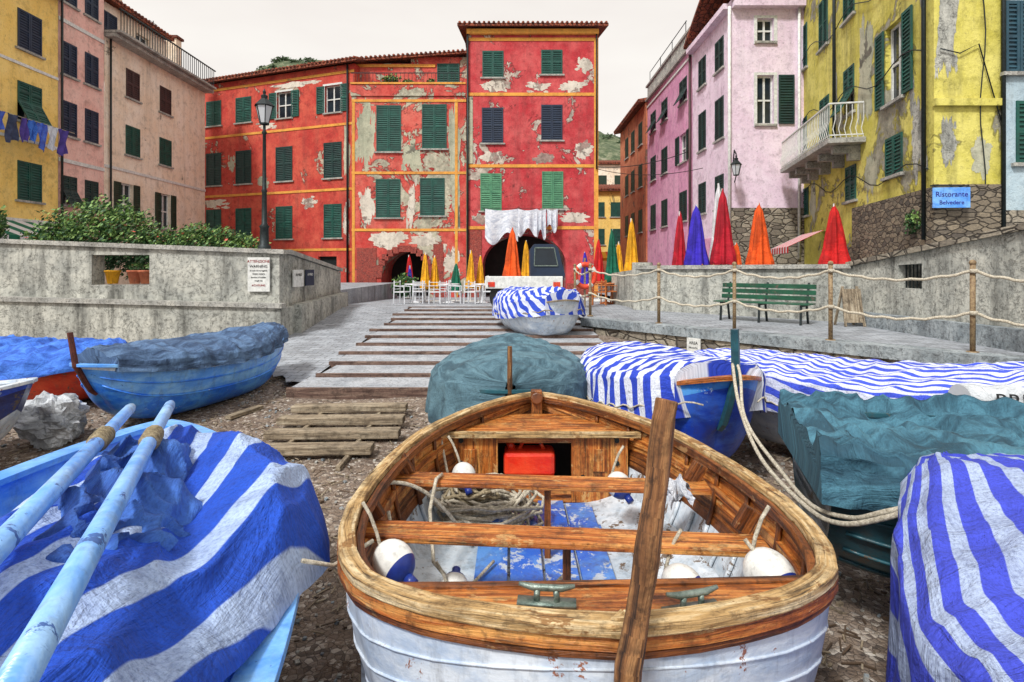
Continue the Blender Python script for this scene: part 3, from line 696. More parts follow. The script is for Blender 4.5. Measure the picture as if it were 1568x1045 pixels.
def foliage(name,blobs,n,s,mats,stem=None,par=None):
    m=MB(); tot=sum(b[3]*b[4]*b[5] for b in blobs)
    for b in blobs:
        k=int(n*b[3]*b[4]*b[5]/tot)
        for i in range(k):
            d_=V((R.gauss(0,1),R.gauss(0,1),R.gauss(0,1))).normalized(); r=R.uniform(.55,1.0)*(1+.5*noise.noise(d_*2.5+V(b[:3])))
            c=V(b[:3])+V((d_.x*b[3]*r,d_.y*b[4]*r,d_.z*b[5]*r))
            a=V((R.gauss(0,1),R.gauss(0,1),R.gauss(0,1)+.5)).normalized(); e=a.orthogonal().normalized()*s*R.uniform(.6,1.3); f=a.cross(e)*.5
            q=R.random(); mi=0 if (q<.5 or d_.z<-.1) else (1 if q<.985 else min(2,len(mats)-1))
            m.poly([c-e,c-f,c+e,c+f],m=mi)
    if stem:
        for b in stem: m.tube(b[0],b[1],6,m=len(mats))
    return m.obj(name,[M[x] for x in mats]+[M['bark']],par)
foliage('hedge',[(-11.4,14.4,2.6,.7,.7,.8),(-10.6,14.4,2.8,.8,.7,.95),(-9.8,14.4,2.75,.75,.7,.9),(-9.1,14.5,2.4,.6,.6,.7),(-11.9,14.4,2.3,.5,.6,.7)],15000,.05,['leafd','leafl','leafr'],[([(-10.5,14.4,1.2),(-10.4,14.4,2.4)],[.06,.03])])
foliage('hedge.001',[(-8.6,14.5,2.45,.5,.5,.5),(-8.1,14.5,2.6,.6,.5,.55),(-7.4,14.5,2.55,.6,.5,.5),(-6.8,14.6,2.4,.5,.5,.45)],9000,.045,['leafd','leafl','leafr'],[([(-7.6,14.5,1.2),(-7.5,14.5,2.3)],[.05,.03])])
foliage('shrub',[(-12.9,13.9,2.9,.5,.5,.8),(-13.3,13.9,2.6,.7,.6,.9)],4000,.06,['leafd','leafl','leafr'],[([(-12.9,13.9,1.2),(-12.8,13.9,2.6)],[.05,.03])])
foliage('pot_plant',[(-8.42,12.75,2.02,.16,.12,.12),(-8.15,12.75,2.0,.14,.12,.1)],350,.03,['leafd','leafl','leafr'],[([(-8.42,12.75,1.9),(-8.42,12.75,2.02)],.01)])
Q=group('quay_walkway')
poly=[(1.7,13.8),(6.85,7.4),(9.2,4.6),(12,4.6),(12,12.5),(9,16.5),(3.5,18.2),(1.7,18.0)]
m=MB(); m.poly([(x,y,.765) for x,y in poly]); m.obj('deck',M['pave'],Q)
m=MB(); 
for i in range(len(poly)):
    a=poly[i];b=poly[(i+1)%len(poly)]; m.poly([(a[0],a[1],-.3),(b[0],b[1],-.3),(b[0],b[1],.6),(a[0],a[1],.6)])
m.obj('retaining_wall',M['rubble2'],Q)
m=MB(); wallseg(m,(1.66,13.75),(6.85,7.35),.6,.79,.79,.4); wallseg(m,(6.87,7.33),(9.2,4.55),.6,.79,.79,.4); m.obj('kerb_stone',M['concd'],Q)
TW=group('terrace_wall'); m=MB(); wallseg(m,(3.7,16.6),(7.6,12.75),.6,1.95,1.98,.4); m.obj('wall',M['conc'],TW); 
m=MB(); wallseg(m,(3.6,16.6),(7.55,12.68),(1.952,1.982),2.06,2.08,.5); m.obj('coping',M['coping'],TW)
m=MB(); wallseg(m,(3.5,20),(3.7,16.9),.5,1.8,1.95,.4); m.tube([(3.85,16.8,.6),(3.85,16.8,2.15)],.3,14); m.obj('return_wall',M['conc'],TW)
TW=group('rising_wall'); m=MB(); wallseg(m,(7.6,12.8),(7.6,11.2),.6,2.02,2.22,.45); wallseg(m,(7.6,10.55),(7.6,3),.6,2.3,3.2,.45); wallseg(m,(7.6,11.19),(7.6,10.56),.6,1.6,1.6,.45); wallseg(m,(7.6,11.19),(7.6,10.56),(2.05,2.08),2.22,2.3,.45); m.obj('wall',M['conc'],TW)
m=MB(); wallseg(m,(7.53,12.85),(7.53,3),(2.023,3.203),2.12,3.31,.6); m.obj('coping',M['rubble2'],TW)
m=MB(); wallseg(m,(7.4,12.6),(7.4,3),.76,1.05,1.15,.197); m.obj('plinth',M['concd'],TW)
m=MB(); m.poly([(3.9,16.9,1.1),(7.9,13,1.1),(9.5,13,1.1),(12,22,1.1),(12,34,.6),(4.5,34,.6),(3.9,20,.9)]); m.poly([(8.0,3,2.2),(14,3,2.2),(14,13,1.9),(8.0,13,1.9)]); m.obj('upper_terrace',M['pave'])
m=MB()
for i in range(7): m.beam((7.75,10.58+i*.1,1.6),(7.75,10.58+i*.1,2.06),.02,.02)
m.obj('wall_grille',M['iron'])
RG=group('rope_railing'); m=MB(); r=MB()
ps=[(1.9,17.2),(1.98,14.4),(3.2,12.4),(4.3,11.0),(5.32,9.5),(6.6,8.15),(7.5,6.9)]
for x,y in ps:
    m.tube([(x,y,.76),(x,y,2.05)],.035,8); m.tube([(x,y,.76),(x,y,.8)],.08,10); m.ball((x,y,2.07),.045,6)
    for z in(1.95,1.35): m.tube([(x,y-.02,z-.03),(x,y-.02,z+.03)],.05,8,1)
for a,b in zip(ps,ps[1:]):
    for z in(1.95,1.35): r.tube([p_+V((.0,.0,.012*math.sin(i*1.7))) for i,p_ in enumerate(sag((a[0],a[1],z),(b[0],b[1],z),.14))],.022,7)
m.obj('posts',[M['rust'],M['rope']],RG,True); r.obj('ropes',M['rope'],RG,True)
def letters(parent,tx,sz,mat,loc,rz,tilt=pi/2):
    cu=bpy.data.curves.new('lettering','FONT'); cu.body=tx; cu.size=sz; cu.align_x='CENTER'; cu.extrude=.002
    o=bpy.data.objects.new('lettering',cu); bpy.context.scene.collection.objects.link(o); o.data.materials.append(M[mat]); o.parent=parent; o.location=loc; o.rotation_euler=(tilt,0,rz)
def sign(name,c,w,h,nrm,lines,bg='wframe',board=.03):
    g_=group(name); n=V(nrm).normalized(); t_=V((-n.y,n.x,0)).normalized(); c=V(c)
    m=MB(); m.boxa(c-t_*w/2-V((0,0,h/2)),t_*w,n*board,(0,0,h)); m.obj('board',M[bg],g_)
    for tx,sz,col,zo in lines: letters(g_,tx,sz,col,c+n*(board+.004)+V((0,0,zo)),math.atan2(n.x,-n.y))
sign('warning_notice',(-5.55,12.49,1.85),.48,.75,(0,-1,0),[('ATTENZIONE',.08,'u_redu',.26),('WARNING',.08,'black',.15),('In caso di mareggiata',.045,'black',.07),('vietato sostare',.045,'black',.0),('Beware of sudden',.045,'black',-.08),('rough sea',.045,'black',-.15),('ACHTUNG',.06,'u_redu',-.26)])
sign('notice_board',(-5.05,13.4,1.75),.5,.4,(1,-.1,0),[('AVVISO',.09,'black',.05)])
sign('notice_board.001',(-5.1,14.3,1.75),.45,.4,(1,-.1,0),[('AVVISO',.09,'wframe',.05)],'shb')
sign('kerb_notice',(3.62,11.3,.45),.3,.3,(-.78,-.63,0),[('AREA',.08,'black',.03),('PRIVATA',.05,'black',-.06)])
sign('restaurant_sign',(9.1,11.8,3.45),.72,.42,(-.1,-1,0),[('Ristorante',.15,'u_purple',.02),('Belvedere',.12,'u_purple',-.14)],'bluel')
m=MB(); m.beam((8.7,11.83,3.7),(9.5,11.83,3.7),.03,.03); m.beam((9.4,11.83,3.7),(9.4,12.0,3.7),.03,.03); m.obj('sign_bracket',M['iron'])

# ================================================= HILL
m=MB()
def hz(x,y):
    h=50*math.exp(-((x+44)/66)**2)+15*math.exp(-((x-28)/26)**2)
    f=max(0,min(1,(y-62)/70)); return h*f**.8+3*noise.fractal(V((x*.07,y*.07,0)),1,2,5)*f
m.grid(lambda u,w:V((lerp(-200,200,w),lerp(62,220,u),hz(lerp(-200,200,w),lerp(62,220,u)))),90,200)
m.obj('hill',M['hill'],smooth=True)
bl=[]
for i in range(220):
    x=R.uniform(-90,45);y=R.uniform(112,150); bl.append((x,y,hz(x,y)+.1,R.uniform(.8,2.2),R.uniform(.8,1.6),R.uniform(.4,.9)))
foliage('distant_trees',bl,24000,.38,['hleaf','hleaf'])

# ================================================= STREET FURNITURE
def umbrella(x,y,z0,h,col,w=.2,name='closed_umbrella'):
    g_=group(name); m=MB(); m.tube([(x,y,z0),(x,y,z0+h)],.022,8); m.lathe((x,y,z0),[(0,0.08),(.24,.08),(.26,.0)],14); m.obj('pole',M['wframe'],g_)
    m=MB(); zb=z0+h*.28; Hh=h*.7; ph=R.random()*6
    prof=[(.012,1.03),(.035,.985),(.3,.9),(.42,.78),(.55,.62),(.66,.46),(.7,.36),(.8,.26),(.95,.14),(1.0,.05),(.9,0),(.4,.02)]
    prof=[(r_ if r_<.05 else r_*w,z_*Hh) for r_,z_ in prof]
    dx,dy=R.uniform(-.03,.03),R.uniform(-.03,.03)
    def fn(u,v_):
        k=u*(len(prof)-1); i=min(int(k),len(prof)-2); f=k-i; r=lerp(prof[i][0],prof[i+1][0],f); z=lerp(prof[i][1],prof[i+1][1],f)
        a=2*pi*v_; pl=1+.17*math.cos(8*a+ph+1.6*u)*min(1,u*2)+.12*math.sin(3*a+ph+3*u)+.06*math.sin(13*a+ph)
        return V((x+r*pl*math.cos(a)+dx*(1-u),y+r*pl*math.sin(a)+dy*(1-u),zb+z-(.05*math.cos(8*a+ph)*w*3 if u>.75 else 0)))
    m.grid(fn,33,64,0,uv=lambda u,v_:(u*1.5,v_))
    m.obj('canopy',[M[col]],g_,True)
for a in [(.02,22,.6,2.95,'u_orange',.34),(.6,24,.55,2.6,'u_yellow',.24),(-3.42,22.5,.6,2.0,'u_yellow',.19),(-3.1,22.8,.6,1.9,'u_yellow',.19),(-1.65,22.6,.6,2.1,'u_yellow',.18),(-1.28,23,.6,1.9,'u_yellow',.18),(-2.3,23.4,.58,1.6,'u_green',.24),(-4.9,27,.5,2.1,'u_redu',.22),(-4.75,26.5,.5,1.6,'u_purple',.16),
    (4.1,19.6,.75,2.95,'u_yellow',.25),(3.7,21,.72,2.7,'u_green',.25),(3.35,22,.7,2.4,'u_redu',.24),(3.0,23.5,.65,2.0,'u_purple',.2),(6.65,18.0,1.1,3.4,'u_crimson',.34),(6.85,18.9,1.1,3.7,'u_whiteu',.28),(5.85,18.0,1.1,2.9,'u_purple',.36),(5.65,19.2,1.1,2.8,'u_crimson',.24),(7.8,18.0,1.1,2.95,'u_orange',.38),(7.15,18.2,1.1,1.7,'u_orange',.24),(9.05,16.0,1.2,2.6,'u_redu',.36),(8.6,19.4,1.1,2.3,'u_orange',.26),(4.5,24,.7,2.4,'u_yellow',.22)]:
    umbrella(*a)
def chair(x,y,z,a,mat='chair',name='cafe_chair'):
    m=MB(); ca,sa=math.cos(a),math.sin(a)
    T=lambda p,q,r_:V((x+p*ca-q*sa,y+p*sa+q*ca,z+r_))
    for p,q in((-.2,-.2),(.2,-.2),(-.2,.2),(.2,.2)): m.beam(T(p*1.1,q*1.1,0),T(p,q,.45 if q<0 else .85),.035,.035)
    m.boxa(T(-.22,-.22,.43),T(.22,-.22,.43)-T(-.22,-.22,.43),T(-.22,.22,.43)-T(-.22,-.22,.43),(0,0,.035))
    for r_ in(.55,.67,.79): m.beam(T(-.2,.2,r_),T(.2,.2,r_),.07,.02)
    for s_ in(-.22,.22): m.beam(T(s_,-.2,.64),T(s_,.2,.66),.04,.025); m.beam(T(s_,-.2,.45),T(s_,-.2,.64),.03,.03)
    m.obj(name,M[mat],bevel=.006)
def table(x,y,z,mat='chair',name='cafe_table'):
    m=MB(); m.lathe((x,y,z),[(0,.74),(.4,.74),(.41,.72),(.4,.7),(.04,.69),(.035,.1),(.22,.04),(.24,0)],20); m.obj(name,M[mat],smooth=False)
for i in range(6):
    x=-3.9+i*.62; chair(x,20.2+.3*(i%2),.69,R.uniform(-.5,3),'chair')
    if i%2==0: table(x+.3,21.2,.66)
for i in range(3): chair(-3.6+i*1.1,22,.64,R.uniform(0,6))
for i in range(7): chair(2.9+.42*i,18.9+.5*(i%3),.74,R.uniform(0,6),'teak','wooden_chair'); 
for i in range(2): table(3.3+i*1.2,19.9,.72,'teak','wooden_table')
for i in range(5): chair(6.0+.75*i,17+.5*(i%2),1.1,R.uniform(0,6),'teak','wooden_chair')
chair(6.0,15.2,1.1,2,'teak','wooden_chair'); chair(5.55,15.7,1.25,.4,'teak','wooden_chair')
BN=group('park_bench'); m=MB(); a=V((5.05,13.75,.76)); b=V((6.55,12.3,.76)); dn=(b-a).normalized(); nn=V((dn.y,-dn.x,0))
for i in range(4): m.beam(a+nn*(.13*i-.02)+V((0,0,.45)),b+nn*(.13*i-.02)+V((0,0,.45)),.1,.03)
for i in range(3): m.beam(a-nn*(.05+.03*i)+V((0,0,.56+.13*i)),b-nn*(.05+.03*i)+V((0,0,.56+.13*i)),.025,.1)
m.obj('slats',M['benchg'],BN,bevel=.005); m=MB()
for f in(.08,.5,.92):
    c=a.lerp(b,f); m.beam(c+nn*.4,c+nn*.36+V((0,0,.43)),.04,.04); m.beam(c-nn*.1,c-nn*.0+V((0,0,.43)),.04,.04); m.beam(c+V((0,0,.41)),c+nn*.4+V((0,0,.41)),.04,.03); m.beam(c-nn*.02+V((0,0,.42)),c-nn*.16+V((0,0,.9)),.04,.03)
m.obj('frame',M['iron'],BN)
m=MB(); 
for s_ in(-1,1):
    m.beam((6.95,12.05+.2*s_,.77),(7.0,12.05,1.6),.04,.04); m.beam((7.35,12.05+.2*s_,.77),(7.3,12.05,1.6),.04,.04)
m.boxa((6.97,11.86,.85),(.38,.0,0),(0,.02,0),(.02,.17,.7)); m.obj('sandwich_board',M['plank'])
LP=group('street_lamp'); m=MB(); x,y=-5.55,12.75
m.lathe((x,y,2.38),[(.14,0),(.14,.1),(.1,.14),(.09,.5),(.11,.54),(.06,.6),(.05,1.3),(.065,1.34),(.045,1.38),(.035,2.6),(.06,2.64),(.03,2.7),(.03,2.87)],14); m.obj('pole',M['iron'],LP,True)
def lantern(c,g_,s=1):
    m=MB(); x,y,z=c
    for k in range(6):
        a0=k*pi/3;a1=(k+1)*pi/3
        q=lambda a,r_,zz:V((x+r_*s*math.cos(a),y+r_*s*math.sin(a),z+zz*s))
        m.poly([q(a0,.1,0),q(a1,.1,0),q(a1,.2,.42),q(a0,.2,.42)],m=1)
        m.beam(q(a0,.1,0),q(a0,.2,.42),.02*s,.02*s); m.poly([q(a0,.24,.42),q(a1,.24,.42),q(a1,.07,.6),q(a0,.07,.6)]); m.beam(q(a0,.2,.42),q(a1,.2,.42),.03*s,.03*s); m.beam(q(a0,.1,0),q(a1,.1,0),.03*s,.03*s)
    m.lathe(c,[(.07*s,.6*s),(.08*s,.66*s),(.03*s,.7*s),(.04*s,.76*s),(.0,.84*s)],10)
    m.obj('lantern',[M['iron'],M['plasticw']],g_)
lantern((x,y,5.22),LP,.95)
WL=group('wall_lamp'); lantern((8.0,20.3,5.3),WL,.9); m=MB(); m.tube([(8.15,20.95,5.9),(8.05,20.6,6.25),(8.0,20.3,6.05)],.025,8); m.tube([(8.2,20.95,5.2),(8.1,20.7,5.1),(8.0,20.3,5.28)],.02,8); m.obj('bracket',M['iron'],WL)
LR=group('life_ring'); m=MB(); c=V((2.25,17.5,1.75))
m.grid(lambda u,w:c+V(((.3+.07*math.cos(2*pi*w))*math.cos(2*pi*u),.07*math.sin(2*pi*w),(.3+.07*math.cos(2*pi*w))*math.sin(2*pi*u)*1.15)),32,10,mfn=lambda u,w:1 if int(u*8+.5)%2 and (u*8+.5)%1<.5 else 0); m.obj('ring',[M['redp'],M['fender']],LR,True)
m=MB(); m.beam((2.25,17.6,.7),(2.25,17.6,2.3),.06,.06); m.obj('stand',M['plank'],LR)
LG=group('hanging_sheets'); m=MB()
for i,(x0,x1,zb,mi) in enumerate(((-1.35,.3,3.5,0),(.3,1.25,3.8,0),(1.25,1.7,3.7,0),(1.75,2.3,4.0,1))):
    f=lambda u,w:V((lerp(x0,x1,w),28.55-.14*math.sin(w*(11+i)+i)*u-.1*u,4.95-.08*math.sin(pi*w)-(4.95-zb)*u*(1+.22*math.sin(w*7+i))))
    m.grid(f,18,34,mi,uv=lambda u,w:(w*2,u*2))
m.obj('sheets',[M['sheet'],M['sheet']],LG,True); m=MB(); m.beam((-1.5,28.55,4.97),(3.1,28.55,4.97),.015,.015); m.beam((-1.4,28.98,4.9),(-1.4,28.5,4.97),.03,.03); m.beam((3,28.98,4.9),(3,28.5,4.97),.03,.03); m.obj('line',M['iron'],LG)
def awning(name,p,q,out,drop,ca,cb):
    p=V(p);q=V(q);out=V(out); m=MB(); n=14
    for i in range(n):
        a=p.lerp(q,i/n);b=p.lerp(q,(i+1)/n); m.poly([a,b,b+out-V((0,0,drop)),a+out-V((0,0,drop))],m=i%2); m.poly([a+out-V((0,0,drop)),b+out-V((0,0,drop)),b+out-V((0,0,drop+.2)),a+out-V((0,0,drop+.2))],m=i%2)
    m.obj(name,[M[ca],M[cb]])
awning('striped_awning',(9.5,17.3,3.15),(10.1,19.8,3.15),(-1.0,.2,0),.5,'u_redu','u_whiteu')
awning('green_awning',(-16.95,15,3.6),(-16.95,20.5,3.6),(1.6,0,0),.6,'u_green','u_whiteu')
awning('restaurant_awning',(3.9,43,3.2),(7.9,43,3.2),(0,-1,0),.5,'u_yellow','u_orange')
foliage('potted_shrub',[(9.0,12.6,3.0,.25,.25,.3)],500,.05,['leafd','leafl','leafl'])
foliage('potted_shrub.001',[(-4.9,26,1.2,.6,.5,.5)],900,.08,['leafd','leafl','leafl'])
foliage('terrace_plants',[(-6.3,29.6,11.7,.5,.3,.35),(-5.4,29.6,11.6,.3,.3,.2),(-4.2,29.5,11.6,.25,.3,.2)],900,.08,['leafd','leafl','leafr'])
TK=group('small_truck'); z=.72
m=MB(); m.box(-.75,1.45,16.6,18.1,1.18,1.26); m.box(-.78,1.48,16.55,16.6,1.16,1.42); m.box(-.78,-.73,16.6,18.1,1.26,1.42); m.obj('flatbed',M['wframe'],TK,bevel=.02)
m=MB()
cab=[(.55,1.27),(1.5,1.27),(1.58,1.45),(1.5,1.66),(1.36,2.02),(1.2,2.1),(.66,2.1),(.54,1.98)]
for y0 in(16.9,18.2): m.poly([(x_,y0,z_) for x_,z_ in cab])
for i in range(len(cab)):
    a=cab[i];b=cab[(i+1)%len(cab)]; m.poly([(a[0],16.9,a[1]),(b[0],16.9,b[1]),(b[0],18.2,b[1]),(a[0],18.2,a[1])])
m.obj('cab',M['shb'],TK); m=MB(); m.poly([(.68,16.89,1.66),(1.34,16.89,1.66),(1.24,16.89,2.0),(.7,16.89,2.0)]); m.poly([(1.507,17.0,1.66),(1.507,18.1,1.66),(1.375,18.1,2.0),(1.375,17.0,2.0)]); m.obj('windows',M['glass'],TK)
m=MB(); 
for q in(((.66,16.88,1.64),(1.36,16.88,1.64)),((1.36,16.88,1.64),(1.25,16.88,2.02)),((.68,16.88,2.02),(1.25,16.88,2.02)),((.66,16.88,1.64),(.68,16.88,2.02))): m.beam(q[0],q[1],.02,.025)
m.obj('window_frame',M['metal'],TK)
m=MB()
for x_ in(-.4,1.1):
    for y_ in(16.75,17.95): m.tube([(x_,y_-.08,z+.27),(x_,y_+.08,z+.27)],.26,16); 
m.box(-.6,1.4,16.9,17.9,.98,1.17); m.obj('wheels',M['black'],TK); m=MB(); m.box(-.7,-.5,16.53,16.548,1.2,1.3); m.box(1.2,1.4,16.53,16.548,1.2,1.3); m.obj('lights',M['redp'],TK)
TK.scale=(1,1,1.4); TK.location=(0,0,-.24)

# ================================================= BOATS
class Boat:
    def __init__(s,name,A,B,W,zb,zg,wtab=None,dbl=True,bowup=.22,sternup=.1,keelup=.35,rake=.25,tilt=0):
        s.g=group(name); s.A=V((A[0],A[1],0)); s.B=V((B[0],B[1],0)); s.L=(s.B-s.A).length; s.ax=(s.B-s.A).normalized(); s.sd=V((s.ax.y,-s.ax.x,0))
        s.W=W;s.zb=zb;s.zg=zg;s.wt=wtab;s.dbl=dbl;s.bu=bowup;s.su=sternup;s.ku=keelup;s.rk=rake;s.tilt=tilt;s.full=.62
    def w(s,t):
        t=max(0,min(1,t))
        if s.wt: return interp(s.wt,t)
        if s.dbl: return s.W/2*max(0,math.sin(pi*t**.9))**.58
        return s.W/2*(math.sin(pi/2*min(1,t/.5))**.7)*(1-.32*max(0,(t-.5)/.5)**2)
    def zs(s,t): return s.zg+(s.bu*(1-t/.5)**2 if t<.5 else s.su*((t-.5)/.5)**2)
    def zk(s,t): return s.zb+s.ku*(abs(2*t-1)**5)*(1 if (t<.5 or s.dbl) else .4)
    def pt(s,t,x,z): 
        return s.A+s.ax*(t*s.L)+s.sd*x+V((0,0,z+s.tilt*x))
    def h(s,t,q,side,ins=0):
        w=max(0,s.w(t)-ins); zs=s.zs(t);zk=s.zk(t)+ins
        th=q*pi/2; x=w*max(0,math.cos(th))**s.full; z=zk+(zs-zk)*(1-math.sin(th)**1.25)
        tt=t+(s.rk/s.L)*q*((1-t)**6-(t**6 if s.dbl else 0))
        return s.pt(tt,x*side,z)
    def hull(s,outer,bands,inner,ib,cap='cap',cw=.07,ct=.035,n=48,insn=.03):
        for nm,mats,bd,ins in(('hull_planking',outer,bands,0),('inner_planking',inner,ib,insn)):
            m=MB()
            for side in(1,-1):
                m.grid(lambda u,v_:s.h(u,v_,side,ins),n,20,uv=lambda u,v_:(u*s.L,v_*1.2),mfn=lambda u,v_:next((i for i,b in enumerate(bd) if v_<=b),len(bd)-1))
            if not s.dbl:
                for q in range(18):
                    a,b=q/18,(q+1)/18; m.poly([s.h(1,a,1,ins),s.h(1,b,1,ins),s.h(1,b,-1,ins),s.h(1,a,-1,ins)],m=next((i for i,b_ in enumerate(bd) if (a+b)/2<=b_),len(bd)-1))
            m.obj(nm,[M[x] for x in mats],s.g,True)
        m=MB(); path=s.rim(cw*.2); m.sweep(path,cw,ct); m.obj('gunwale',M[cap],s.g,bevel=.006)
    def rim(s,ins=0,n=56,t0=0,t1=1,dz=.012):
        ts=[t0+(t1-t0)*(.5-.5*math.cos(pi*i/n)) for i in range(n+1)]
        b=[s.pt(t,-max(0,s.w(t)-ins),s.zs(t)+dz) for t in ts[::-1]]; a=[s.pt(t,max(0,s.w(t)-ins),s.zs(t)+dz) for t in ts]
        if s.dbl: return a+b[1:]
        return b+a[1:]+[b[0]]
    def strakes(s,qs,mat,w=.014):
        m=MB()
        for q in qs:
            for sd_ in(1,-1): m.tube([s.h(i/50,q,sd_,-.004) for i in range(1,50)],w*.5,5)
        m.obj('strakes',M[mat],s.g,True)
    def stem(s,top,mat='post',w=.06,t=0,lean=(0,0)):
        m=MB(); sg=-1 if t==0 else 1
        p=[s.h(t,q,1)+s.ax*sg*.02 for q in(.95,.7,.4,.15,0)]; e=p[-1]; p.append(V((e.x+lean[0],e.y+lean[1],e.z+top)))
        m.tube(p,[w*.7]*5+[w*.62],6); m.obj('stem_post',M[mat],s.g)
    def cover(s,mat,ridge=.22,drape=.22,amp=.03,seed=0,t0=-.01,t1=1.01,out=.035,nu=150,nv=84,sagf=0,name='tarpaulin',flat=2.0,uvs=1,fold=1):
        def fn(u,v_):
            t=lerp(t0,t1,u); q=2*v_-1; a=abs(q); sg=1 if q>=0 else -1
            tc=max(.0,min(1,t)); w=s.w(tc)+out
            edge=max(0,1-abs(2*tc-1)**6)
            if a<.78:
                f=a/.78; x=w*math.sin(f*pi/2)**.9*(.999); z=s.zs(tc)+.04+ridge*edge*(1-f**flat)-sagf*edge*max(0,1-(f/.85)**4)
            else:
                f=(a-.78)/.22; x=w*(1+.02*f)+.01*f; z=s.zs(tc)+.04-drape*f*(1+.35*noise.noise(V((t*7,sg*3,seed))))
            p=s.pt(t,x*sg,z)
            P3=V((t*s.L*1.3,q*s.W*1.3,seed*3.1))
            r1=1-abs(noise.noise(P3*1.6))*2.2; r2=1-abs(noise.noise(P3*3.7+V((5,3,1))))*2
            r3=1-abs(noise.noise(V((t*s.L*5.5+q*1.2*math.sin(seed),q*1.1,seed+9))))*3
            dd=amp*(r1*.9+r2*.4+r3*.5*fold)
            if a<.78: p.z+=dd*(1 if a<.7 else .5)
            rf=.022*math.sin(t*s.L*19+4*noise.noise(P3))*(max(0,a-.7)/.3); p+=s.sd*sg*(rf+ (dd*.5 if a>.7 else 0))
            return p
        m=MB(); m.grid(fn,nu,nv,uv=lambda u,v_:(u*s.L*uvs,v_*s.W*1.35*uvs)); 
        for tt,uu in((t0,0),(t1,1)):
            if s.w(max(0,min(1,tt)))>.1:
                pts=[fn(uu,j/24) for j in range(25)]; m.poly(pts,[(0,j/24) for j in range(25)])
        return m.obj(name,M[mat],s.g,True)
    def edge_rope(s,z=-.12,mat='rope',r=.008,t0=.02,t1=.98):
        m=MB()
        for sg in(1,-1):
            m.tube([s.pt(t0+(t1-t0)*i/60,sg*(s.w(t0+(t1-t0)*i/60)+.07),s.zs(t0+(t1-t0)*i/60)+z+.04*abs(math.sin(i*.8))) for i in range(61)],r,5)
        m.obj('lashing',M[mat],s.g,True)

tab=[(0,0),(.012,.2),(.03,.36),(.055,.52),(.085,.66),(.12,.78),(.18,.885),(.25,.95),(.33,.985),(.43,.98),(.52,.955),(.6,.91),(.68,.845),(.76,.74),(.84,.59),(.9,.43),(.95,.27),(.985,.12),(1,0)]
hb=Boat('wooden_rowing_boat',(.3,1.49),(.2,4.72),1.96,.1,.92,tab,True,.17,.04,.5,.0)
hb.full=.42
hb.zs=lambda t:interp([(0,1.05),(.06,1.0),(.15,.95),(.3,.92),(.55,.9),(.8,.91),(1,.94)],t)
hb.hull(['varnd','white','blueb'],[.1,.85,1],['varnd','varn','varnd','whitein'],[.1,.25,.35,1],'cap',.066,.035,90)
g_=hb.g
m=MB(); m.sweep([p_+V((0,0,-.042)) for p_ in hb.rim(-.008)],.03,.04); m.obj('rubbing_strake',M['varn'],g_,bevel=.008)
m=MB(); m.sweep([p_+V((0,0,-.078)) for p_ in hb.rim(-.002)],.02,.02); m.obj('lower_strake',M['varnd'],g_,bevel=.004)
m=MB(); m.sweep([p_+V((0,0,-.03)) for p_ in hb.rim(.066)],.026,.045); m.obj('inwale',M['varnd'],g_,bevel=.005)
m=MB()
for q in(.2,.3,.42,.54):
    for sd_ in(1,-1): m.tube([hb.h(i/70,q,sd_,-.003) for i in range(0,71)],.005,5)
m.obj('plank_seams',M['white'],g_,True)
m=MB()
for q in(.18,.3):
    for sd_ in(1,-1): m.tube([hb.h(i/70,q,sd_,.032) for i in range(2,69)],.006,5)
m.obj('inner_seams',M['varnd'],g_,True)
m=MB()
def deck(u,v_):
    q=2*v_-1; t=lerp(.004,.118-.02*(1-q*q),u); w=max(0,hb.w(t)-.05); return hb.pt(t,w*q,hb.zs(t)-.008+.02*(1-q*q))
m.grid(deck,14,30,uv=lambda u,v_:(v_*1.6,u*.4)); m.obj('bow_deck',M['varn'],g_,True)
m=MB(); m.sweep([deck(1,j/20)+V((0,0,-.025)) for j in range(21)],.03,.07); m.obj('deck_beam',M['varnd'],g_)
m=MB(); 
path=[(.29,1.58,.1),(.28,1.47,.5),(.275,1.41,.8),(.29,1.42,1.0),(.335,1.45,1.2),(.37,1.48,1.4),(.4,1.5,1.6),(.412,1.51,1.65)]
P2=[V(path[0])]
for a,b in zip(path,path[1:]):
    for i in range(1,6):
        q=V(a).lerp(V(b),i/5); P2.append(q+V((.003*noise.noise(q*9),.004*noise.noise(q*7),0)))
m.tube(P2,[.037-.006*i/len(P2)+.0035*noise.noise(V((i*.3,1,2))) for i in range(len(P2))],7); m.obj('stem_post',M['post'],g_,bevel=.005)
m=MB(); m.beam((.2,4.62,.5),(.2,4.66,1.0),.09,.1); m.tube([(.2,4.66,.93),(.2,4.56,.95)],.05,8); m.obj('stern_post',M['varnd'],g_,bevel=.01)
m=MB()
for t in[.12,.17,.22,.27,.32,.37,.42,.47,.52,.57,.62,.67,.72]:
    for sd_ in(1,-1): m.tube([hb.h(t,q/14,sd_,.042) for q in range(5,14)],.013,5)
m.obj('ribs',M['whitein'],g_,True)
m=MB()
for t in[.12,.22,.32,.42,.52,.62,.72,.8,.88]:
    for sd_ in(1,-1): m.tube([hb.h(t,q/14,sd_,.042) for q in range(1,6)],.014,5)
m.obj('rib_heads',M['varnd'],g_,True)
m=MB()
for sd_ in(1,-1): m.sweep([hb.pt(.1+.68*i/30,sd_*(hb.w(.1+.68*i/30)-.055),.745+.02*abs(i/15-1)) for i in range(31)],.022,.05)
m.obj('seat_riser',M['varn'],g_)
m=MB(); 
m.beam((-.74,2.66,.775),(1.12,2.5,.775),.16,.035); m.beam((-.72,3.27,.79),(1.08,3.13,.79),.15,.035)
m.obj('thwarts',M['varn'],g_,bevel=.008)
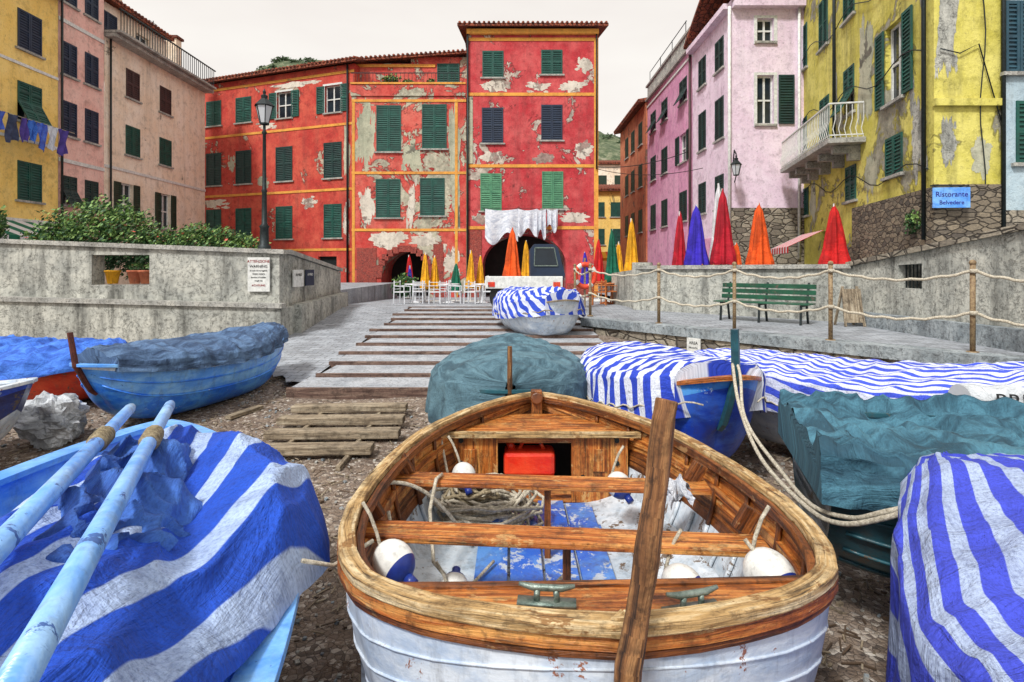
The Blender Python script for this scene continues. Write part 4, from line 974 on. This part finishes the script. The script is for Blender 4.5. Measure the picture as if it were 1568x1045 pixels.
m=MB(); m.beam((.25,2.6,.3),(.25,2.6,.757),.035,.035); m.beam((.2,3.2,.3),(.2,3.2,.77),.035,.035); m.obj('thwart_posts',M['varnd'],g_)
m=MB()
for yy in(2.66,3.25):
    for sx in(-1,1):
        x_=.2+sx*(.84 if yy<3 else .8); m.beam((x_,yy-sx*.06,.8),(x_+sx*.06,yy-sx*.06,.9),.045,.08)
m.obj('knees',M['varnd'],g_,bevel=.005)
m=MB(); m.grid(lambda u,v_:V((.2+(2*v_-1)*interp([(1.7,.5),(2.2,.8),(2.8,.86),(3.4,.8),(4.1,.55)],lerp(1.7,4.1,u)),lerp(1.7,4.1,u),.33+.1*abs(2*v_-1)**4)),16,14); m.obj('floor',M['whitein'],g_)
m=MB()
for i in range(4): m.box(-.2+.19*i,-.2+.19*i+.175,2.5+.03*(i%2),3.98-.04*(i%2),.35,.372)
for y_ in(2.6,3.6): m.box(-.21,.57,y_,y_+.06,.337,.35)
m.obj('floorboards',M['bluefl'],g_,bevel=.004)
m=MB(); y_=4.02
for a,b,c_,d_ in((-.42,-.1,.34,.82),(.42,.82,.34,.82),(-.1,.42,.34,.5),(-.1,.42,.76,.82)): m.box(a,b,y_,y_+.025,c_,d_)
for x_ in(-.3,.62): m.box(x_-.05,x_+.05,y_-.012,y_-.001,.56,.72)
m.obj('locker_front',M['varn'],g_,bevel=.003)
m=MB(); m.grid(lambda u,v_:V((.2+(2*v_-1)*max(.02,hb.w(.782+.17*u)-.06),4.0+.57*u,.825)),8,6,uv=lambda u,v_:(v_*1.2,u*.6)); m.obj('stern_seat',M['varn'],g_)
m=MB(); m.beam((-.5,3.985,.83),(.9,3.985,.83),.03,.04); m.obj('locker_trim',M['cap'],g_)
m=MB(); m.box(-.3,.7,4.3,4.32,.35,.8); m.obj('locker_back',M['dark'],g_)
m=MB()
for x_,z_ in((-.36,.62),(-.2,.52),(.5,.52),(.74,.62),(-.36,.78),(.74,.78)): m.tube([(x_,4.019,z_),(x_,4.008,z_)],.018,10)
m.obj('rivets',M['iron'],g_)
JC=group('jerrycan'); m=MB(); m.box(-.06,.31,4.06,4.26,.5,.68); m.obj('body',M['orangep'],JC,bevel=.03)
m=MB(); m.tube([(.05,4.16,.66),(.08,4.16,.73),(.2,4.16,.73),(.24,4.16,.66)],.018,8); m.tube([(-.0,4.16,.67),(-.02,4.16,.73)],.028,10); m.obj('handle',M['redp'],JC,True)
def cleat(c,a,s=1):
    m=MB(); d_=V((math.cos(a),math.sin(a),0))
    m.beam(V(c)-d_*.1*s,V(c)+d_*.1*s,.05*s,.012*s)
    for k in(-1,1): m.tube([V(c)+d_*.035*k*s,V(c)+d_*.032*k*s+V((0,0,.045*s))],.011*s,8)
    m.tube([V(c)-d_*.095*s+V((0,0,.06*s)),V(c)-d_*.05*s+V((0,0,.05*s)),V(c)+d_*.05*s+V((0,0,.05*s)),V(c)+d_*.095*s+V((0,0,.06*s))],[.007*s,.012*s,.012*s,.007*s],8)
    m.obj('cleat',M['metal'],g_,True)
cleat((.1,1.64,1.035),-.1,.85); cleat((.51,1.61,1.035),.25,.85)
def fender(c,r,ax,sz=1.15,name='fender'):
    g2=group(name); m=MB(); m.ball(c,r,14,0,sz,mfn=lambda u,w:1 if u<.34 else 0,ax=ax)
    a=V(ax).normalized(); m.tube([V(c)+a*r*sz*.95,V(c)+a*(r*sz+.035)],.022,10,1); m.obj('body',[M['fender'],M['fenderb']],g2,True)
    m=MB(); e=V(c)-a*(r*sz-.005); s_=1 if c[0]>.2 else -1; m.tube([e,e+V((.02*s_,.02,.05)),e+V((.05*s_,.03,.12)),e+V((.08*s_,.03,.17))],.008,6); m.obj('lanyard',M['rope'],g2,True)
fender((-.47,2.26,.83),.08,(.8,-.6,-.45)); fender((.97,2.14,.84),.09,(.35,-.85,-.5)); fender((.72,2.4,.66),.08,(.7,-.7,-.3)); fender((-.3,3.55,.7),.075,(.3,-.6,-.6)); fender((.66,3.5,.66),.075,(.4,-.6,-.5)); fender((-.28,2.75,.45),.07,(0,1,.3))
def coil(name,c,r,n,mat,h=.12,seed=1):
    pts=[]; c=V(c)
    for i in range(n*14):
        a=i*2*pi/14; k=i/14; rad=r*(.45+.5*abs(math.sin(k*.9+seed)))*(1+.18*math.sin(a*2+k)); 
        pts.append(c+V((rad*1.25*math.cos(a)+.03*math.sin(k*3),rad*math.sin(a)+.03*math.cos(k*2.2),h*k/n+.02*math.sin(a*3+k*5)+.012)))
    m=MB(); m.tube(pts,.011,6); m.obj(name,M[mat],None,True)
coil('rope_coil',(-.17,3.62,.38),.27,20,'rope',.2,1); coil('rope_coil.001',(-.25,3.62,.54),.12,7,'roped',.07,4)
m=MB()
m.tube(sag((-.62,2.85,.78),(-.35,2.45,.42),.12,16),.01,6); m.tube(sag((-.68,3.0,.86),(-.28,3.3,.45),-.1,16),.011,6); m.tube([(-.4,3.25,.82),(-.42,3.15,.83),(-.44,3.05,.7),(-.4,2.9,.5),(-.2,2.7,.4),(.1,2.7,.4),(.3,3,.4)],.01,6)
m.tube(sag((.9,2.2,.95),(1.02,2.1,.86),.02,8),.008,6); m.tube([(-.73,1.98,.98),(-.66,2.1,.9),(-.55,2.25,.92)],.008,6)
m.tube(sag((-.5,3.95,.86),(-.28,3.45,.42),.1,12),.009,6); m.tube(sag((.95,3.75,.86),(.75,3.3,.45),.1,12),.009,6)
m.tube(sag((.5,2.8,.4),(.9,2.2,.5),.03,12),.009,6); m.tube(sag((-.5,2.3,.42),(-.1,3.1,.4),.02,12),.009,6)
m.obj('loose_ropes',M['rope'],g_,True)
m=MB(); m.grid(lambda u,w:V((.88+.13*(w-.5)+.02*math.sin(u*9+w*7),3.07-.12*(u-.5)-.05*math.sin(w*8),.85-.16*abs(u-.4)+.05*noise.noise(V((u*5,w*5,2))))),18,18); m.obj('rag',M['sheet'],g_,True)
# ---- left blue boat
b=Boat('blue_rowing_boat',(-2.3,3.75),(-1.2,.1),1.9,.05,.84,None,False,.12,.02,.4,.3)
b.hull(['bluel','blueb'],[.16,1],['bluel','blueb'],[.2,1],'bluel',.12,.035,40); b.strakes((.3,.45),'bluel')
m=MB(); m.beam((-2.5,2.3,.7),(-1.0,2.75,.7),.2,.03); m.beam((-2.1,1.2,.7),(-.75,1.6,.7),.2,.03); m.obj('thwarts',M['bluel'],b.g,bevel=.006)
m=MB(); m.grid(lambda u,v_:b.pt(.1+.9*u,(b.w(.1+.9*u)*.72)*(2*v_-1),.3),10,6); m.obj('floor',M['blueb'],b.g)
m=MB(); m.grid(lambda u,v_:b.pt(.55+.45*u,-(b.w(.55+.45*u)-.02-.3*v_),.85+.01*math.sin(v_*3)),20,6); m.obj('side_deck',M['bluel'],b.g)
def heap(u,v_):
    y=lerp(.25,3.3,u)
    xr=interp([(.2,-.74),(1.4,-.74),(1.9,-.74),(2.3,-.74),(2.6,-.84),(2.85,-1.05),(3.05,-1.35),(3.3,-1.75)],y); xl=interp([(.2,-1.85),(1.2,-1.8),(2.2,-1.95),(2.8,-2.15),(3.3,-2.2)],y)
    x=lerp(xl,xr,v_)
    e=min(v_,1-v_)*2; eu=min((1-u)*4,1)
    z=.94+.2*min(1,e*1.8)**.6*min(1,max(0,eu))**.6
    if v_>.92: z-=(v_-.92)*2.6*min(1,max(0,(y-1.4)))
    P=V((x*1.1+y*.35,y*1.0-x*.3,1.7)); r1=1-abs(noise.noise(P*V((2.4,.8,1))))*2.4; r2=1-abs(noise.noise(P*V((5.5,1.9,1))+V((3,1,7))))*2.2; r3=noise.noise(P*8)
    k=min(1,e*3)
    z+=(.08*r1+.045*r2)*(.3+.7*k)+.012*r3
    return V((x+.03*r2*k,y+.02*r1,z))
m=MB(); m.grid(heap,180,130,uv=lambda u,v_:(v_*1.35+.1*math.sin(u*4),u*2.9)); m.obj('tarpaulin',M['st_big'],b.g,True)
def heap2(u,v_):
    x=lerp(-1.78,-1.16,v_)+.12*math.sin(u*4)-.18*u; y=lerp(1.15,2.85,u)+.1*math.sin(v_*6)
    P=V((x*2.2+y*1.2,y*1.6-x*1.2,4.7)); r1=1-abs(noise.noise(P*1.6))*2.6; r2=1-abs(noise.noise(P*3.6+V((3,1,7))))*2.2
    e=min(1,4*min(v_,1-v_))*min(1,4*min(u,1-u))
    return V((x+.05*r2,y+.04*r1,1.0+.15*e+.09*r1+.05*r2))
m=MB(); m.grid(heap2,90,60,uv=lambda u,v_:(v_,u*1.6)); m.obj('folded_cloth',M['denim'],b.g,True)
for i,(p0,p1) in enumerate((((-2.02,3.02,1.26),(-1.02,.9,1.34)),((-1.83,3.05,1.27),(-.78,.86,1.32)))):
    O=group('oar'); m=MB(); p0=V(p0);p1=V(p1); L_=[p0.lerp(p1,f) for f in(0,.02,.1,.5,1)]
    m.tube(L_,[.02,.026,.027,.03,.032],12); m.obj('shaft',M['oar'],O,True)
    m=MB(); c=p0.lerp(p1,.3); d_=(p1-p0).normalized(); m.tube([c-d_*.1,c-d_*.08,c+d_*.08,c+d_*.1],[.03,.036,.036,.03],12); 
    for k in range(5): m.tube([c+d_*(.03*k-.06),c+d_*(.03*k-.045)],.040,12)
    m.obj('leather_sleeve',M['roped'],O,True)
m=MB(); m.beam((-.42,1.7,.5),(-.36,1.2,.45),.12,.06); m.obj('mooring_block',M['plank'],bevel=.01)
# ---- right bottom striped boat
b=Boat('covered_boat',(2.2,2.9),(2.1,.1),1.9,.05,.86,[(0,0),(.05,.2),(.1,.33),(.25,.63),(.45,.92),(.7,.98),(1,.95)],True,.1,.05,.4,.2)
b.hull(['blued'],[1],['whitein'],[1],'blueb'); b.cover('st_c',.18,.5,.035,3)
m=MB(); m.ball((1.85,2.5,1.0),.07,10,0,1.2,ax=(1,1,0)); m.tube([(1.85,2.5,1.0),(1.8,2.42,.87),(1.79,2.4,.75)],[.05,.04,.06],8); m.obj('knotted_cloth',M['blued'],b.g,True)
# ---- teal boat right
b=Boat('covered_boat',(5.4,2.5),(1.85,3.55),1.75,.2,.92,None,False,.12,.03,.3,.3)
b.hull(['tealp','tealp'],[.3,1],['whitein'],[1],'tealp'); b.strakes((.3,.42,.55,.68),'tealp',.02); b.cover('teal',.03,.2,.085,5,sagf=.16,t1=1.02,fold=1.2); b.edge_rope(-.14)
# ---- striped boat A
b=Boat('covered_boat',(1.86,4.75),(1.25,7.3),1.5,.1,.85,None,True,.22,.05,.5,.25)
b.hull(['blueb','blued'],[.15,1],['whitein'],[1],'varn'); b.cover('st_a',.16,.34,.035,7,t0=.08); b.stem(.42,'tealp',.055,0,(-.02,-.02)); b.edge_rope(-.2)
# ---- striped boat B
b=Boat('covered_boat',(4.75,4.75),(2.25,6.9),1.55,.1,.82,None,True,.25,.08,.5,.25)
b.hull(['blued','white'],[.15,1],['whitein'],[1],'varn'); b.cover('st_b',.12,.3,.035,9,t0=.06); b.stem(.4,'oldred',.06,0,(-.02,-.02)); b.edge_rope(-.2)
RS=group('rolled_sail'); m=MB(); 
m.grid(lambda u,w:V((lerp(3.62,4.9,u),4.6-.2*u,.93))+V((0,math.cos(2*pi*w)*.13,math.sin(2*pi*w)*.125))*(1+.08*math.sin(u*30)),30,20,uv=lambda u,w:(u*1.2,w*.7)); m.poly([V((3.62,4.6,.93))+V((0,math.cos(a*pi/8)*.13,math.sin(a*pi/8)*.125)) for a in range(16)]); m.obj('cloth',M['plasticw'],RS,True)
letters(RS,'BREX',.16,'black',(3.95,4.385,.91),-.15,pi/2-.25)
# ---- slate cover boat centre
b=Boat('covered_boat',(-.02,5.15),(.0,8.0),1.72,.1,.72,None,True,.15,.1,.45,.2)
b.hull(['tealp'],[1],['whitein'],[1],'tealp'); b.cover('teal2',.3,.35,.035,11,flat=1.6); b.stem(.42,'post',.035,0)
# ---- striped boat upper
b=Boat('covered_boat',(1.15,12.0),(-.05,15.0),1.75,.42,1.1,None,True,.2,.05,.45,.3)
b.hull(['white'],[1],['whitein'],[1],'plank'); b.cover('st_d',.3,.3,.06,13,t0=.05); b.edge_rope(-.2,'roped',.012)
# ---- left boat navy cover
b=Boat('covered_boat',(-4.85,6.35),(-3.9,9.6),1.4,.1,.78,None,True,.12,.16,.45,.25)
b.hull(['white','bluel','blueb'],[.12,.42,1],['whitein'],[1],'bluel'); b.strakes((.25,.42),'blueb',.02); b.cover('navy',.17,.1,.04,15,t0=.06,out=.02); b.stem(.38,'oldred',.045,0,(-.05,-.02))
# ---- far left
b=Boat('covered_boat',(-5.35,7.75),(-8.4,8.6),1.5,.12,.62,None,True,.15,.1,.4,.2)
b.hull(['bluel','redp'],[.15,1],['whitein'],[1],'bluel'); b.cover('bluecl',.22,.12,.06,17)
b=Boat('small_blue_boat',(-4.75,5.6),(-7.6,5.2),1.3,.1,.72,None,True,.15,.1,.4,.2)
b.hull(['blued','navyp','white'],[.15,.55,1],['whitein'],[1],'white')
m=MB(); m.ball((0,0,0),1,28,0,1)
for i,v_ in enumerate(m.v):
    q=V(v_); k=.26*(1+.5*noise.noise(q*1.6)+.3*abs(noise.noise(q*4))+.12*noise.noise(q*9)); m.v[i]=tuple(V((-5.2,6.45,.28))+V((q.x*1.3,q.y*.9,q.z))*k)
m.obj('plastic_sack',M['plasticw'],None,False)
for p0,p1 in(((-4.7,4.7,.06),(-4.0,5.0,.06)),((-3.6,7.2,.1),(-3.4,7.7,.12)),((-.8,4.9,.04),(-1.3,5.4,.05)),((2.1,4.3,.04),(2.5,4.6,.05))):
    m=MB(); m.beam(p0,p1,.1,.04); m.obj('wood_offcut',M['plank'])
fender((2.05,4.35,.1),.08,(.3,-1,.2))
m=MB(); 
K=[V(q) for q in((1.83,4.72,1.2),(1.72,4.3,.95),(1.62,3.7,.76),(1.6,3.1,.7),(1.62,2.8,.74),(1.72,2.6,.86),(1.84,2.5,.97))]
def cr(K,n=12):
    o=[];E=[K[0]]+K+[K[-1]]
    for i in range(1,len(E)-2):
        a,b_,c,d_=E[i-1:i+3]
        for j in range(n):
            t=j/n; o.append(.5*((2*b_)+(c-a)*t+(2*a-5*b_+4*c-d_)*t*t+(3*b_-a-3*c+d_)*t**3))
    return o+[K[-1]]
m.tube(cr(K),.013,8); m.tube([q+V((.035+.02*math.sin(i*.3),.02,.02)) for i,q in enumerate(cr(K))],.012,8); m.obj('mooring_rope',M['rope'],None,True)

# ================================================= LIGHT / WORLD / CAMERA
sc=bpy.context.scene
w=bpy.data.worlds.new('World'); sc.world=w; w.use_nodes=True; nt=w.node_tree
el,az=math.radians(50),math.radians(212)
sky=nt.nodes.new('ShaderNodeTexSky'); sky.sky_type='NISHITA'; sky.sun_disc=False; sky.sun_elevation=el; sky.sun_rotation=az; sky.dust_density=4; sky.air_density=1
hs=nt.nodes.new('ShaderNodeHueSaturation'); hs.inputs['Saturation'].default_value=.2; nt.links.new(sky.outputs[0],hs.inputs['Color'])
tc=nt.nodes.new('ShaderNodeTexCoord'); nz=nt.nodes.new('ShaderNodeTexNoise'); nz.inputs['Scale'].default_value=2.2; nz.inputs['Detail'].default_value=4
mp=nt.nodes.new('ShaderNodeMapping'); mp.inputs['Scale'].default_value=(1,1,3.5); nt.links.new(tc.outputs['Generated'],mp.inputs[0]); nt.links.new(mp.outputs[0],nz.inputs['Vector'])
rp=nt.nodes.new('ShaderNodeValToRGB'); rp.color_ramp.elements[0].position=.35; rp.color_ramp.elements[1].position=.65
rp.color_ramp.elements[0].color=(.9,.85,.81,1); rp.color_ramp.elements[1].color=(1,.97,.92,1); nt.links.new(nz.outputs[0],rp.inputs[0])
ml=nt.nodes.new('ShaderNodeMix'); ml.data_type='RGBA'; ml.blend_type='MULTIPLY'; ml.inputs[0].default_value=1; ml.inputs[6].default_value=(7.8,7.7,7.6,1); nt.links.new(rp.outputs[0],ml.inputs[7])
mx=nt.nodes.new('ShaderNodeMix'); mx.data_type='RGBA'; mx.inputs[0].default_value=.8; nt.links.new(hs.outputs[0],mx.inputs[6]); nt.links.new(ml.outputs[2],mx.inputs[7])
bg=nt.nodes['Background']; bg.inputs[1].default_value=.145; nt.links.new(mx.outputs[2],bg.inputs[0])
sl_=bpy.data.lights.new('sun','SUN'); sl_.energy=3.4; sl_.angle=math.radians(8); sl_.color=(1,.98,.94); so=bpy.data.objects.new('sun',sl_); sc.collection.objects.link(so)
dirv=V((math.sin(az)*math.cos(el),math.cos(az)*math.cos(el),math.sin(el)))
so.rotation_euler=dirv.to_track_quat('Z','Y').to_euler()
cd=bpy.data.cameras.new('camera'); co=bpy.data.objects.new('camera',cd); sc.collection.objects.link(co); sc.camera=co
co.location=(0,0,2.0); co.rotation_euler=(pi/2,0,0); cd.lens=20; cd.sensor_width=36; cd.shift_y=-.0717; cd.clip_end=2000; cd.clip_start=.05
sc.view_settings.view_transform='Standard'; sc.view_settings.look='None'; sc.view_settings.exposure=0
